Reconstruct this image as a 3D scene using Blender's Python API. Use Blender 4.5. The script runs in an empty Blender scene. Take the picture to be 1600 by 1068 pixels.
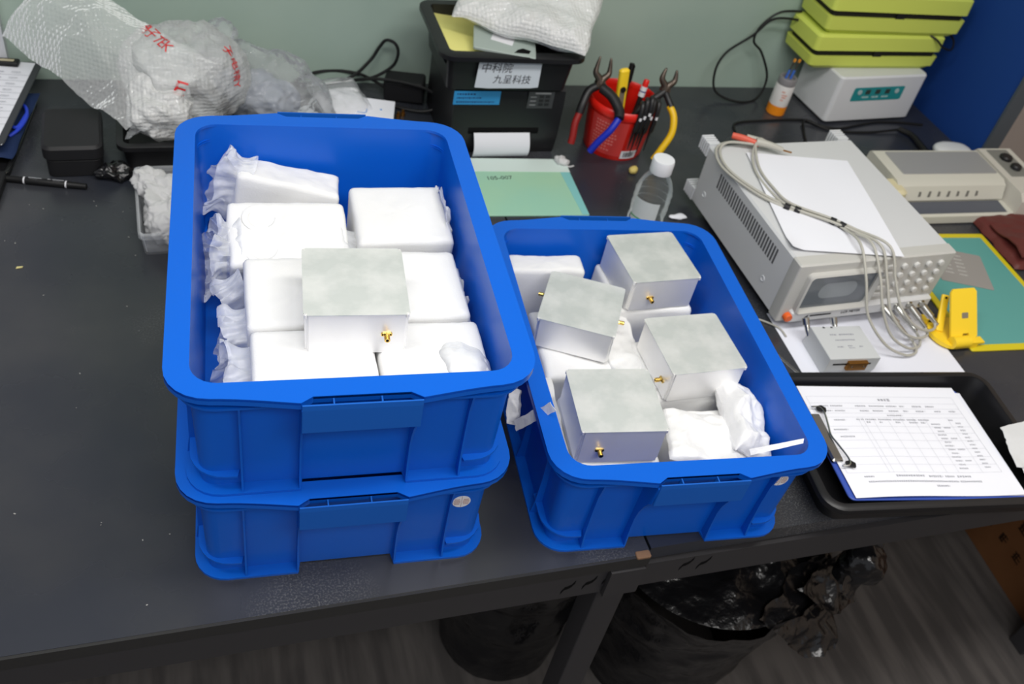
import bpy, bmesh, math, random
from mathutils import Vector, Matrix, Euler, noise
random.seed(7)
PI = math.pi
R = math.radians
sc = bpy.context.scene
C = sc.collection

# ------------------------------------------------------------------ camera, world, lights, exposure
RW = [[0.948523889, 0.073698333, -0.308011343], [-0.270026572, 0.696393506, -0.664922301], [0.165493449, 0.713865934, 0.680446432]]
cd = bpy.data.cameras.new('camera'); cam = bpy.data.objects.new('camera', cd); C.objects.link(cam)
cam.matrix_world = Matrix.Translation((0, -0.6071, 1.0698)) @ Matrix(RW).to_4x4()
cd.sensor_width = 36; cd.lens = 1457.59 / 1600 * 36; cd.clip_start = .02; cd.clip_end = 50
cd.dof.use_dof = True; cd.dof.focus_distance = 1.06; cd.dof.aperture_fstop = 7.0
sc.camera = cam
w = bpy.data.worlds.new('world'); sc.world = w; w.use_nodes = True
w.node_tree.nodes['Background'].inputs[0].default_value = (.90, .93, 1, 1)
w.node_tree.nodes['Background'].inputs[1].default_value = .42
sc.view_settings.view_transform = 'Standard'; sc.view_settings.look = 'None'
sc.view_settings.exposure = 0.0; sc.view_settings.gamma = 1.0; sc.view_settings.use_curve_mapping = False

def area(name, loc, sx, sy, power, rx=0, ry=0, rz=0, col=(1, .98, .95)):
    l = bpy.data.lights.new(name, 'AREA'); l.shape = 'RECTANGLE'; l.size = sx; l.size_y = sy; l.energy = power; l.color = col
    o = bpy.data.objects.new(name, l); C.objects.link(o); o.location = loc; o.rotation_euler = (rx, ry, rz); return o
area('ceiling_panel_light', (-.3, .05, 1.90), 1.2, .3, 19, rx=R(0))
area('ceiling_panel_light', (1.0, -.15, 1.90), 1.2, .3, 17)
area('ceiling_panel_light', (.4, -1.2, 1.90), 1.6, .5, 30)

# ------------------------------------------------------------------ materials
def lin(c):
    c = c / 255
    return c / 12.92 if c <= .04045 else ((c + .055) / 1.055) ** 2.4
def S(r, g, b): return (lin(r), lin(g), lin(b), 1)
MATS = {}
def M(name, col, rough=.5, metal=0, spec=.5, bump=None, var=None, coat=0, voro=None, trl=0, coord='Object'):
    if name in MATS: return MATS[name]
    m = bpy.data.materials.new(name); m.use_nodes = True; nt = m.node_tree; N = nt.nodes; L = nt.links
    b = N['Principled BSDF']; b.inputs['Base Color'].default_value = col; b.inputs['Roughness'].default_value = rough
    b.inputs['Metallic'].default_value = metal; b.inputs['Specular IOR Level'].default_value = spec; b.inputs['Coat Weight'].default_value = coat
    tc = N.new('ShaderNodeTexCoord')
    if var:
        nz = N.new('ShaderNodeTexNoise'); nz.inputs['Scale'].default_value = var[0]; nz.inputs['Detail'].default_value = 5
        mp = N.new('ShaderNodeMapping'); L.new(tc.outputs[coord], mp.inputs[0]); L.new(mp.outputs[0], nz.inputs['Vector'])
        if len(var) > 3: mp.inputs['Scale'].default_value = var[3]
        rp = N.new('ShaderNodeValToRGB'); rp.color_ramp.elements[0].position = .38; rp.color_ramp.elements[1].position = .62
        rp.color_ramp.elements[0].color = var[1]; rp.color_ramp.elements[1].color = col
        L.new(nz.outputs['Fac'], rp.inputs[0]); L.new(rp.outputs[0], b.inputs['Base Color'])
        if len(var) > 2 and var[2]:
            mr = N.new('ShaderNodeMapRange'); mr.inputs[1].default_value = .35; mr.inputs[2].default_value = .65
            mr.inputs[3].default_value = rough + var[2]; mr.inputs[4].default_value = rough
            L.new(nz.outputs['Fac'], mr.inputs[0]); L.new(mr.outputs[0], b.inputs['Roughness'])
    h = None
    if bump:
        n2 = N.new('ShaderNodeTexNoise'); n2.inputs['Scale'].default_value = bump[0]; n2.inputs['Detail'].default_value = 4
        L.new(tc.outputs[coord], n2.inputs['Vector']); h = n2.outputs['Fac']
    if voro:
        v = N.new('ShaderNodeTexVoronoi'); v.inputs['Scale'].default_value = voro[0]; L.new(tc.outputs[coord], v.inputs['Vector']); h = v.outputs['Distance']
    if h is not None:
        bp = N.new('ShaderNodeBump'); bp.inputs['Strength'].default_value = (bump or voro)[1]; bp.inputs['Distance'].default_value = (bump or voro)[2]
        L.new(h, bp.inputs['Height']); L.new(bp.outputs[0], b.inputs['Normal'])
    if trl:
        t = N.new('ShaderNodeBsdfTranslucent'); t.inputs[0].default_value = col
        mx = N.new('ShaderNodeMixShader'); mx.inputs[0].default_value = trl
        L.new(b.outputs[0], mx.inputs[1]); L.new(t.outputs[0], mx.inputs[2]); L.new(mx.outputs[0], N['Material Output'].inputs[0])
    MATS[name] = m; return m
def film(name, col, alpha, rough=.15, bump=None, voro=None, edge=.25, spec=.6):
    """clear or milky plastic film: see-through, glossier and denser where it turns away"""
    if name in MATS: return MATS[name]
    m = bpy.data.materials.new(name); m.use_nodes = True; nt = m.node_tree; N = nt.nodes; L = nt.links
    b = N['Principled BSDF']; b.inputs['Base Color'].default_value = col; b.inputs['Roughness'].default_value = rough; b.inputs['Specular IOR Level'].default_value = spec
    t = N.new('ShaderNodeBsdfTransparent'); mx = N.new('ShaderNodeMixShader')
    lw = N.new('ShaderNodeLayerWeight'); lw.inputs[0].default_value = edge
    ma = N.new('ShaderNodeMath'); ma.operation = 'MULTIPLY_ADD'; ma.use_clamp = True; ma.inputs[1].default_value = 1 - alpha; ma.inputs[2].default_value = alpha
    tc = N.new('ShaderNodeTexCoord'); h = None; fac = lw.outputs['Fresnel']
    L.new(fac, ma.inputs[0])
    if bump:
        n2 = N.new('ShaderNodeTexNoise'); n2.inputs['Scale'].default_value = bump[0]; n2.inputs['Detail'].default_value = 3
        L.new(tc.outputs['Object'], n2.inputs['Vector']); h = n2.outputs['Fac']
    if voro:
        v = N.new('ShaderNodeTexVoronoi'); v.inputs['Scale'].default_value = voro[0]; v.inputs['Randomness'].default_value = .25
        L.new(tc.outputs['Object'], v.inputs['Vector']); h = v.outputs['Distance']
    if h is not None:
        bp = N.new('ShaderNodeBump'); q = voro or bump; bp.inputs['Strength'].default_value = q[1]; bp.inputs['Distance'].default_value = q[2]
        L.new(h, bp.inputs['Height']); L.new(bp.outputs[0], b.inputs['Normal']); L.new(bp.outputs[0], lw.inputs['Normal'])
    L.new(ma.outputs[0], mx.inputs[0]); L.new(t.outputs[0], mx.inputs[1]); L.new(b.outputs[0], mx.inputs[2]); L.new(mx.outputs[0], N['Material Output'].inputs[0])
    MATS[name] = m; return m

BLUE = M('blue_plastic', S(10, 102, 216), .32, spec=.45, trl=.22, bump=(40, .05, .002))
BLUE2 = M('blue_plastic_handle', S(20, 96, 192), .42, spec=.4, trl=.15)
ALU = M('bare_aluminium', (.92, .925, .91, 1), .46, .62, var=(20, (.66, .69, .67, 1), .14), bump=(600, .05, .0005))
ALUF = M('smooth_aluminium', (.95, .945, .93, 1), .36, .5, var=(9, (.88, .875, .86, 1), .05))
GOLD = M('gold_plating', (.85, .58, .16, 1), .25, 1)
FOAM = M('white_foam_wrap', (.84, .84, .83, 1), .6, spec=.3, bump=(420, .25, .0012), trl=.12)
FILMW = film('milky_foam_film', (.93, .95, .98, 1), .40, .3, bump=(60, .5, .004), edge=.28)
FILMW2 = film('milky_foam_film_thick', (.92, .92, .92, 1), .78, .4, bump=(90, .5, .003), edge=.3)
CLEAR = film('clear_film', (.80, .83, .86, 1), .20, .06, bump=(30, 1, .014), edge=.2)
BUBBLE = film('bubble_film', (.90, .92, .92, 1), .34, .10, voro=(135, .8, -.003), edge=.16)
BUBBLE2 = film('bubble_film_white', (.90, .91, .90, 1), .60, .14, voro=(135, .9, -.003), edge=.25)
CBOX = film('clear_polypropylene', (.86, .88, .90, 1), .20, .2, edge=.16)
PET = film('clear_bottle_plastic', (.85, .9, .9, 1), .03, .04, edge=.16, spec=1)
TABLE = M('dark_bench_top', S(58, 59, 62), .22, spec=.55, var=(3.2, S(43, 46, 54), .08), bump=(900, .07, .0004))
def wear(m):
    nt = m.node_tree; N = nt.nodes; L = nt.links; b = N['Principled BSDF']; src = b.inputs['Base Color'].links[0].from_socket
    tc = N['Texture Coordinate']; a = N.new('ShaderNodeTexNoise'); a.inputs['Scale'].default_value = 3.6; a.inputs['Detail'].default_value = 6
    f = N.new('ShaderNodeTexNoise'); f.inputs['Scale'].default_value = 380; f.inputs['Detail'].default_value = 3
    L.new(tc.outputs['Object'], a.inputs['Vector']); L.new(tc.outputs['Object'], f.inputs['Vector'])
    r1 = N.new('ShaderNodeMapRange'); r1.inputs[1].default_value = .52; r1.inputs[2].default_value = .72; L.new(a.outputs['Fac'], r1.inputs[0])
    r2 = N.new('ShaderNodeMapRange'); r2.inputs[1].default_value = .48; r2.inputs[2].default_value = .68; L.new(f.outputs['Fac'], r2.inputs[0])
    mu = N.new('ShaderNodeMath'); mu.operation = 'MULTIPLY'; L.new(r1.outputs[0], mu.inputs[0]); L.new(r2.outputs[0], mu.inputs[1])
    mx = N.new('ShaderNodeMix'); mx.data_type = 'RGBA'; L.new(mu.outputs[0], mx.inputs[0]); L.new(src, mx.inputs[6]); mx.inputs[7].default_value = S(104, 104, 105); L.new(mx.outputs[2], b.inputs['Base Color'])
wear(TABLE)
TEDGE = M('bench_edge_strip', S(38, 38, 38), .35)
STEEL = M('dark_painted_steel', S(50, 49, 51), .42, spec=.4)
BLACK = M('black_plastic', S(24, 24, 26), .38, spec=.45, bump=(300, .08, .0005))
BLACKM = M('black_matte_plastic', S(28, 28, 30), .55, spec=.35, bump=(500, .12, .0005))
DARK = M('dark_recess', S(12, 12, 13), .7, spec=.1)
RUBBER = M('black_rubber', S(20, 20, 21), .5, spec=.35)
BAG = M('black_bin_film', S(17, 17, 19), .24, spec=.6, bump=(22, .7, .012))
PAPER = M('white_paper', S(232, 233, 240), .75, spec=.2)
PAPER2 = M('cool_white_paper', S(226, 228, 238), .75, spec=.2)
INK = M('grey_print', S(146, 147, 156), .8, spec=.1)
INKD = M('dark_print', S(48, 48, 54), .8, spec=.1)
LINE = M('thin_grey_rule', S(186, 187, 196), .8, spec=.1)
GREY = M('light_grey_case', S(205, 206, 207), .45, spec=.4, bump=(700, .1, .0003))
GREYB = M('warm_grey_bezel', S(190, 189, 184), .45, spec=.4)
KEYM = M('grey_key', S(206, 206, 203), .4)
CABLEG = M('grey_cable', S(176, 174, 164), .45)
LIME = M('lime_plastic', S(205, 217, 98), .45, spec=.4)
WHITEP = M('white_plastic', S(214, 216, 219), .4, spec=.4)
TEAL = M('teal_label', S(34, 138, 142), .5)
RED = M('red_plastic', S(214, 30, 18), .35, spec=.5)
REDL = M('red_label', S(206, 62, 58), .5)
YEL = M('yellow_plastic', S(246, 208, 44), .38)
YELB = M('yellow_border', S(214, 196, 30), .45)
CREAM = M('cream_plastic', S(204, 202, 190), .45)
STEELM = M('worn_steel', S(98, 88, 80), .4, .8)
BRASS = M('brass', S(160, 112, 52), .35, .9)
NICKEL = M('nickel', S(200, 200, 196), .25, 1)
WALLM = M('pale_green_wall', S(167, 185, 173), .38, spec=.4, var=(2.2, S(156, 176, 165)))
WHITE = M('white_sticker', S(222, 222, 226), .5)

# ------------------------------------------------------------------ mesh helpers
def obj(name, bm, mat, parent=None, smooth=35, loc=None, rot=None):
    me = bpy.data.meshes.new(name)
    bmesh.ops.recalc_face_normals(bm, faces=bm.faces)
    bm.to_mesh(me); bm.free()
    if smooth:
        me.shade_smooth(); me.set_sharp_from_angle(angle=R(smooth))
    me.materials.append(mat)
    o = bpy.data.objects.new(name, me); C.objects.link(o)
    if name in ('print', 'symbols', 'bars', 'ruled_lines'): o['kind'] = 'stuff'   # small print, joined
    if parent: o.parent = parent
    if loc is not None: o.location = loc
    if rot is not None: o.rotation_euler = rot
    return o
def thing(name, label, cat, loc=(0, 0, 0), rot=(0, 0, 0), group=None):
    o = bpy.data.objects.new(name, None); C.objects.link(o); o.empty_display_size = .02
    o.location = loc; o.rotation_euler = rot if not isinstance(rot, (int, float)) else (0, 0, rot)
    o['label'] = label; o['category'] = cat
    if group: o['group'] = group
    return o
def tag(o, label, cat, group=None):
    o['label'] = label; o['category'] = cat
    if group: o['group'] = group
    return o
def struct(name, bm, m, parent=None, smooth=0):
    o = obj(name, bm, m, parent, smooth)
    if not parent: o['kind'] = 'structure'
    return o
def inst(o, parent, loc=(0, 0, 0), rot=(0, 0, 0)):
    c = o.copy(); C.objects.link(c); c.parent = parent; c.location = loc; c.rotation_euler = rot; return c
def copy_tree(o, parent=None):
    c = o.copy(); C.objects.link(c)
    if parent: c.parent = parent
    for ch in o.children: copy_tree(ch, c)
    return c
def NB(): return bmesh.new()
def rrect(hx, hy, r, nc=5, me=1):
    pts = []
    cs = [(hx - r, hy - r, 0), (-hx + r, hy - r, 90), (-hx + r, -hy + r, 180), (hx - r, -hy + r, 270)]
    for i, (cx, cy, a0) in enumerate(cs):
        for k in range(nc + 1):
            a = R(a0 + 90 * k / nc); pts.append((cx + r * math.cos(a), cy + r * math.sin(a)))
        nx, ny, na = cs[(i + 1) % 4]; p = pts[-1]; q = (nx + r * math.cos(R(na)), ny + r * math.sin(R(na)))
        for k in range(1, me): t = k / me; pts.append((p[0] + (q[0] - p[0]) * t, p[1] + (q[1] - p[1]) * t))
    return pts
def loft(bm, loops, cap0=True, cap1=True, closed=True, T=None):
    vs = []
    for lp in loops:
        vs.append([bm.verts.new(T @ Vector(p) if T else p) for p in lp])
    n = len(loops[0])
    for a, b in zip(vs[:-1], vs[1:]):
        for i in range(n if closed else n - 1):
            j = (i + 1) % n
            bm.faces.new((a[i], a[j], b[j], b[i]))
    if cap0: bm.faces.new(vs[0][::-1])
    if cap1: bm.faces.new(vs[-1])
    return vs
def L3(pts, z): return [(x, y, z) for x, y in pts]
def rbox(bm, hx, hy, z0, z1, r=.005, b=.002, T=None, nc=4):
    """box with rounded plan corners and chamfered rims"""
    b = min(b, (z1 - z0) * .45); r = max(r, b + 1e-4)
    loft(bm, [L3(rrect(hx - b, hy - b, r - b, nc), z0), L3(rrect(hx, hy, r, nc), z0 + b), L3(rrect(hx, hy, r, nc), z1 - b), L3(rrect(hx - b, hy - b, r - b, nc), z1)], T=T)
def box(bm, x0, x1, y0, y1, z0, z1, T=None):
    loft(bm, [[(x0, y0, z0), (x1, y0, z0), (x1, y1, z0), (x0, y1, z0)], [(x0, y0, z1), (x1, y0, z1), (x1, y1, z1), (x0, y1, z1)]], T=T)
def cyl(bm, p, q, r, n=14, r2=None, T=None):
    p = Vector(p); q = Vector(q); d = (q - p).normalized(); u = d.orthogonal().normalized(); v = d.cross(u)
    r2 = r if r2 is None else r2
    f = lambda c, rr: [tuple(c + rr * (math.cos(2 * PI * i / n) * u + math.sin(2 * PI * i / n) * v)) for i in range(n)]
    loft(bm, [f(p, r), f(q, r2)], T=T)
def lathe(bm, prof, n=24, T=None, cap0=True, cap1=True):
    loft(bm, [[(r * math.cos(2 * PI * i / n), r * math.sin(2 * PI * i / n), z) for i in range(n)] for r, z in prof], cap0, cap1, T=T)
def prism(bm, out, z0, z1, T=None):
    loft(bm, [[(x, y, z0) for x, y in out], [(x, y, z1) for x, y in out]], T=T)
def spline(pts, k=8, closed=False):
    P = [Vector(p) for p in pts]; n = len(P); out = []
    rng = range(n if closed else n - 1)
    for i in rng:
        g = lambda j: P[j % n] if closed else P[max(0, min(n - 1, j))]
        a, b, c, d = g(i - 1), g(i), g(i + 1), g(i + 2)
        for s in range(k):
            t = s / k
            out.append(.5 * ((2 * b) + (c - a) * t + (2 * a - 5 * b + 4 * c - d) * t * t + (3 * b - a - 3 * c + d) * t ** 3))
    if not closed: out.append(P[-1])
    return out
def tube(bm, pts, r, n=8, k=8, smooth=True, closed=False, T=None):
    P = spline(pts, k, closed) if smooth else [Vector(p) for p in pts]
    m = len(P); prev = None; loops = []
    for i in range(m):
        t = (P[(i + 1) % m] - P[i - 1]) if closed else (P[min(i + 1, m - 1)] - P[max(i - 1, 0)])
        t.normalize()
        u = t.orthogonal().normalized() if prev is None else (prev - t * prev.dot(t)).normalized()
        prev = u; v = t.cross(u); rr = r(i / (m - 1)) if callable(r) else r
        loops.append([tuple(P[i] + rr * (math.cos(2 * PI * j / n) * u + math.sin(2 * PI * j / n) * v)) for j in range(n)])
    if closed: loops.append(loops[0])
    loft(bm, loops, not closed, not closed, T=T)
def sheet(bm, f, nu, nv, thick=0):
    V = [[Vector(f(i / nu, j / nv)) for j in range(nv + 1)] for i in range(nu + 1)]
    def grid(VV, flip):
        vs = [[bm.verts.new(p) for p in row] for row in VV]
        for i in range(nu):
            for j in range(nv):
                q = (vs[i][j], vs[i + 1][j], vs[i + 1][j + 1], vs[i][j + 1]); bm.faces.new(q[::-1] if flip else q)
        return vs
    a = grid(V, False)
    if thick:
        W = [[None] * (nv + 1) for _ in range(nu + 1)]
        for i in range(nu + 1):
            for j in range(nv + 1):
                du = V[min(i + 1, nu)][j] - V[max(i - 1, 0)][j]; dv = V[i][min(j + 1, nv)] - V[i][max(j - 1, 0)]
                nrm = du.cross(dv); W[i][j] = V[i][j] - (nrm.normalized() if nrm.length > 1e-12 else Vector((0, 0, 1))) * thick
        b = grid(W, True)
        ring = lambda q: [q[i][0] for i in range(nu)] + [q[nu][j] for j in range(nv)] + [q[i][nv] for i in range(nu, 0, -1)] + [q[0][j] for j in range(nv, 0, -1)]
        ra, rb = ring(a), ring(b); n = len(ra)
        for i in range(n): bm.faces.new((ra[i], rb[i], rb[(i + 1) % n], ra[(i + 1) % n]))
def crease(p, f, seed=0):
    """crumple height: ridged noise"""
    q = Vector(p) * f + Vector((seed * 3.7, seed * 1.3, seed * 2.1))
    return 1 - 2 * abs(noise.noise(q)) + .5 * (1 - 2 * abs(noise.noise(q * 2.1))) + .25 * (1 - 2 * abs(noise.noise(q * 4.3)))
def blob(bm, c, rad, amp, f, seed, sub=4, T=None, rot=None, power=2.0, flat=None):
    """crumpled closed lump; power > 2 makes it boxier"""
    t = bmesh.new(); bmesh.ops.create_icosphere(t, subdivisions=sub, radius=1)
    rm = Euler(rot).to_matrix() if rot else Matrix.Identity(3); c = Vector(c)
    for v in t.verts:
        d = v.co.normalized(); s = (abs(d.x) ** power + abs(d.y) ** power + abs(d.z) ** power) ** (-1 / power)
        p = Vector((d.x * s * rad[0], d.y * s * rad[1], d.z * s * rad[2]))
        p += d * amp * (crease(p, f, seed) - .6)
        q = c + rm @ p
        if flat is not None and q.z < flat: q.z = flat + (q.z - flat) * .02
        v.co = T @ q if T else q
    me = bpy.data.meshes.new('tmp'); t.to_mesh(me); t.free(); bm.from_mesh(me); bpy.data.meshes.remove(me)
def text(s, size, mat, parent, loc=(0, 0, 0), rot=(0, 0, 0), name='lettering', align='CENTER', ex=.00012, sx=1, fn=None, shear=0):
    cu = bpy.data.curves.new('t', 'FONT'); cu.body = s; cu.size = size; cu.align_x = align; cu.align_y = 'CENTER'; cu.extrude = ex; cu.resolution_u = 2; cu.shear = shear
    o = bpy.data.objects.new('t', cu); C.objects.link(o)
    dg = bpy.context.evaluated_depsgraph_get()
    me = bpy.data.meshes.new_from_object(o.evaluated_get(dg)); bpy.data.objects.remove(o); bpy.data.curves.remove(cu)
    me.name = name
    for v in me.vertices:
        v.co.x *= sx
        if fn: v.co = fn(v.co)
    me.materials.clear(); me.materials.append(mat)
    t = bpy.data.objects.new(name, me); C.objects.link(t); t.parent = parent; t.location = loc; t.rotation_euler = rot; return t
def dashes(bm, x, y, z, wid, h, seed, T=None, gap=.35):
    """a run of blurred, unreadable small print"""
    rd = random.Random(seed); xx = x
    while xx < x + wid:
        l = h * rd.uniform(.5, 1.0); l = min(l, x + wid - xx)
        box(bm, xx, xx + l, y - h / 2 * rd.uniform(.7, 1), y + h / 2 * rd.uniform(.7, 1), z, z + .00012, T=T); xx += l + h * gap

# ------------------------------------------------------------------ setting
WY = 1.29; FZ = -.75
FLOORM = M('grey_wood_floor', S(92, 88, 86), .5, spec=.3, var=(5, S(70, 67, 66), .1, (6, .7, 1)), bump=(160, .06, .001))
b = NB(); box(b, -2.5, 3.2, -3, WY + .1, FZ - .05, FZ); struct('floor', b, FLOORM)
b = NB(); box(b, -2.5, 1.9, WY, WY + .06, FZ, 1.95); struct('wall_back', b, WALLM)
b = NB(); box(b, -2.5, -.335, WY - .022, WY + .03, FZ, 1.95); struct('trim_1', b, M('light_grey_panel', S(196, 199, 204), .45))
b = NB(); box(b, -2.5, 3.2, -3, WY + .1, 1.95, 2.0); struct('ceiling', b, M('white_ceiling', S(225, 226, 226), .8))
b = NB(); box(b, 2.20, 2.26, -3, WY + .1, FZ, 1.95); struct('wall_right', b, M('beige_wall', S(192, 172, 154), .7))
b = NB(); box(b, 1.862, 1.90, .955, WY, FZ, .85)
o = struct('partition_panel', b, M('blue_partition_cloth', S(24, 64, 136), .75, spec=.2, bump=(500, .2, .001)))
b = NB(); box(b, 1.858, 1.904, .949, .956, FZ, .85); obj('edge_strip', b, M('partition_edge_trim', S(70, 78, 86), .4), o, 0)

# ------------------------------------------------------------------ benches
def bench(name, label, x0, x1, strip):
    t = thing(name, label, 'workbench', ((x0 + x1) / 2, .6, FZ), 0)
    hx = (x1 - x0) / 2; z = -FZ
    b = NB(); box(b, -hx, hx, -.6 + (.004 if strip else .012), WY - .602, z - .026, z); obj('bench_top', b, TABLE, t, 0)
    if strip:
        b = NB(); box(b, -hx, hx, -.6, -.596, z - .024, z - .0008); obj('edge_strip', b, TEDGE, t, 0)
    b = NB(); box(b, -hx, hx, -.594, -.566, z - .088, z - .031); obj('front_beam', b, STEEL, t, 0)
    b = NB(); box(b, -hx, hx, .62, .65, z - .088, z - .027); obj('rear_beam', b, STEEL, t, 0)
    return t, z, hx
t, z, hx = bench('workbench', 'dark topped workbench carrying the two stacked blue crates', -.95, .566, True)
for yy in (-.592, .60):
    b = NB(); rbox(b, .024, .022, 0, z - .028, .003, .001, T=Matrix.Translation((hx - .026, yy + .03, 0))); obj('leg', b, STEEL, t)
    b = NB(); rbox(b, .024, .022, 0, z - .028, .003, .001, T=Matrix.Translation((-hx + .03, yy + .03, 0))); obj('leg', b, STEEL, t)
def sslot(x, zz):
    b = NB(); k = .009
    pts = [(-k, -k * 1.1), (-k * .55, 0), (0, .15 * k), (k * .5, .5 * k), (k, 1.5 * k)]
    up = [(x + px, zz + pz + .0036) for px, pz in pts]; dn = [(x + px, zz + pz - .0036) for px, pz in pts]
    loft(b, [[(px, -.5945, pz) for px, pz in up + dn[::-1]], [(px, -.592, pz) for px, pz in up + dn[::-1]]])
    return b
for x, zz in ((.455, -.062), (.487, -.058), (.517, -.054)): obj('slot', sslot(x + .192, z + zz), DARK, t, 0)
b = NB(); box(b, hx - .055, hx - .002, -.603, -.5945, z - .088, z - .027); obj('corner_bracket', b, STEEL, t, 0)
b = NB(); rbox(b, .011, .006, z - .003, z + .002, .003, .001, T=Matrix.Translation((hx - .012, -.596, 0))); obj('chip', b, M('bare_board', S(112, 84, 62), .8), t)['label'] = 'bare brown chip at the bench corner'
t, z, hx = bench('workbench', 'dark topped workbench under the grey meter and black tray', .570, 1.838, False)
for yy in (-.592, .60):
    b = NB(); rbox(b, .024, .022, 0, z - .028, .003, .001, T=Matrix.Translation((hx - .06, yy + .03, 0))); obj('leg', b, STEEL, t)
for x, zz in ((-.565, -.05), (-.535, -.055)): obj('slot', sslot(x, z + zz), DARK, t, 0)

# ------------------------------------------------------------------ blue crates
def make_crate():
    W, L, H = .1725, .243, .1757
    t = thing('storage_crate', '', 'crate')
    nc, me = 6, 24
    def lp(dx, dy, r, z): return L3(rrect(W + dx, L + dy, r, nc, me), z)
    b = NB()   # tapered tub: outside, over the top, inside
    loft(b, [lp(-.001, -.001, .018, .002), lp(.003, .003, .022, H - .003), lp(0, 0, .02, H - .003), lp(-.0055, -.0055, .015, .006)])
    obj('tub', b, BLUE, t)
    # top rim with bulged front and back and handle slots
    def outer(off_s, off_e, slot):
        out = []
        for x, y in rrect(W + .026, L + .021, .046, nc, me):
            s = 1 if y > 0 else -1
            if abs(y) > L + .0209:
                q = abs(x) / (W - .02); bul = .018 * (.5 + .5 * math.cos(min(1, q * .9) * PI))
                if slot and abs(x) < .0605: bul = .004
                y += s * bul
            out.append((x * (1 + off_s), y + (off_e if y > 0 else -off_e)))
        return out
    inn = rrect(W, L, .028, nc, me)
    o1 = outer(0, 0, True)
    b = NB(); loft(b, [L3(inn, H - .004), L3(inn, H), L3(o1, H), L3(o1, H - .004), L3(inn, H - .004)], False, False)
    # turned-down lip
    oi = [(x * .988, y * .990) for x, y in o1]
    loft(b, [L3(o1, H - .001), L3(o1, H - .010), L3(oi, H - .010), L3(oi, H - .001)], False, False)
    obj('rim', b, BLUE, t, 30)
    # second ring below the rim
    b = NB(); a = rrect(W + .001, L + .001, .03, nc, me); c = rrect(W + .017, L + .015, .042, nc, me)
    loft(b, [L3(a, H - .0275), L3(c, H - .0275), L3(c, H - .024), L3(a, H - .024)], False, False); obj('stacking_ring', b, BLUE, t, 30)
    # base flange in two U-shaped pieces, open under the handles
    def ring_cut(d, z0, z1, cutx, cuty=None, dy=None):
        dy = d if dy is None else dy
        bb = NB(); a = rrect(W - .008, L - .008, .028, nc, 48); c = rrect(W + d, L + dy, .04, nc, 48); n = len(a)
        vs = []
        for i in range(n): vs.append([bb.verts.new((*q, zz)) for q, zz in ((a[i], z0), (c[i], z0), (c[i], z1), (a[i], z1))])
        def ok(i):
            x, y = c[i]
            if abs(y) > L and abs(x) < cutx: return False
            if cuty and abs(x) > W and abs(y) < cuty: return False
            return True
        for i in range(n):
            j = (i + 1) % n
            if ok(i) and ok(j):
                for k in range(4): bb.faces.new((vs[i][k], vs[j][k], vs[j][(k + 1) % 4], vs[i][(k + 1) % 4]))
            elif ok(i) or ok(j): bb.faces.new(vs[i] if ok(i) else vs[j])
        loose = [v for v in bb.verts if not v.link_faces]; bmesh.ops.delete(bb, geom=loose, context='VERTS')
        return bb
    obj('base_flange', ring_cut(.0145, 0, .004, .061), BLUE, t, 30)
    for sx in (-1, 1):
        for sy in (-1, 1):
            bb = ring_cut(.009, .026, .029, .124, .17)
            bmesh.ops.delete(bb, geom=[v for v in bb.verts if v.co.x * sx < 0 or v.co.y * sy < 0], context='VERTS'); obj('corner_shelf', bb, BLUE, t, 30)
    # upright ribs
    zt = H - .026
    def wall(zz, L0): return L0 - .001 + .004 * zz / H
    def rib(prof, axis, pos, sgn):
        bb = NB(); th = .0012; L0 = L if axis == 'y' else W
        out = [(d + L0, zz) for d, zz in prof]; inn_ = [(wall(zz, L0) - .001, zz) for d, zz in prof]
        P = out + inn_[::-1]
        f = (lambda k: [((pos + k, sgn * u, v) if axis == 'y' else (sgn * u, pos + k, v)) for u, v in P])
        # profile is a strip: build quads
        n = len(prof); A = [bb.verts.new(p) for p in f(-th)]; B = [bb.verts.new(p) for p in f(th)]
        for i in range(n - 1):
            o0, o1_, i0, i1 = i, i + 1, 2 * n - 1 - i, 2 * n - 2 - i
            bb.faces.new((A[o0], A[o1_], A[i1], A[i0])); bb.faces.new((B[o0], B[i0], B[i1], B[o1_])); bb.faces.new((A[o0], B[o0], B[o1_], A[o1_]))
        bb.faces.new((A[0], A[2 * n - 1], B[2 * n - 1], B[0])); bb.faces.new((A[n - 1], B[n - 1], B[n], A[n]))
        return bb
    plain = [(.0135, .002), (.010, .03), (.009, .08), (.010, .12), (.015, zt)]
    hand = [(.0138, .002), (.012, .03), (.0115, .065), (.014, .085), (.021, .108), (.027, .122), (.034, .131), (.036, H - .012)]
    for sg in (1, -1):
        for x in (-.125, .125): obj('rib', rib(plain, 'y', x, sg), BLUE, t, 0)
        for x in (-.0615, .0615): obj('handle_rib', rib(hand, 'y', x, sg), BLUE, t, 25)
        for y in (-.19, -.09, .09, .19): obj('rib', rib(plain, 'x', y, sg), BLUE, t, 0)
    # handle flap across front and back
    for sg in (1, -1):
        b = NB(); T = Matrix.Translation((0, sg * (L + .037), 0))
        loft(b, [[(-.0625, -.0014, .133), (.0625, -.0014, .133), (.0625, .0014, .133), (-.0625, .0014, .133)],
                 [(-.0625, -.0014, .168), (.0625, -.0014, .168), (.0625, .0014, .168), (-.0625, .0014, .168)],
                 [(-.0625, -.0010, .1752), (.0625, -.0010, .1752), (.0625, .001, .1752), (-.0625, .001, .1752)]], T=T)
        for x in (-.03, .02):
            s0, s1 = sorted((sg * (L + .024), sg * (L + .0365))); box(b, x - .0008, x + .0008, s0, s1, .150, .1715)
        obj('handle', b, BLUE2, t, 0)
    return t
crate0 = make_crate()
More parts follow.
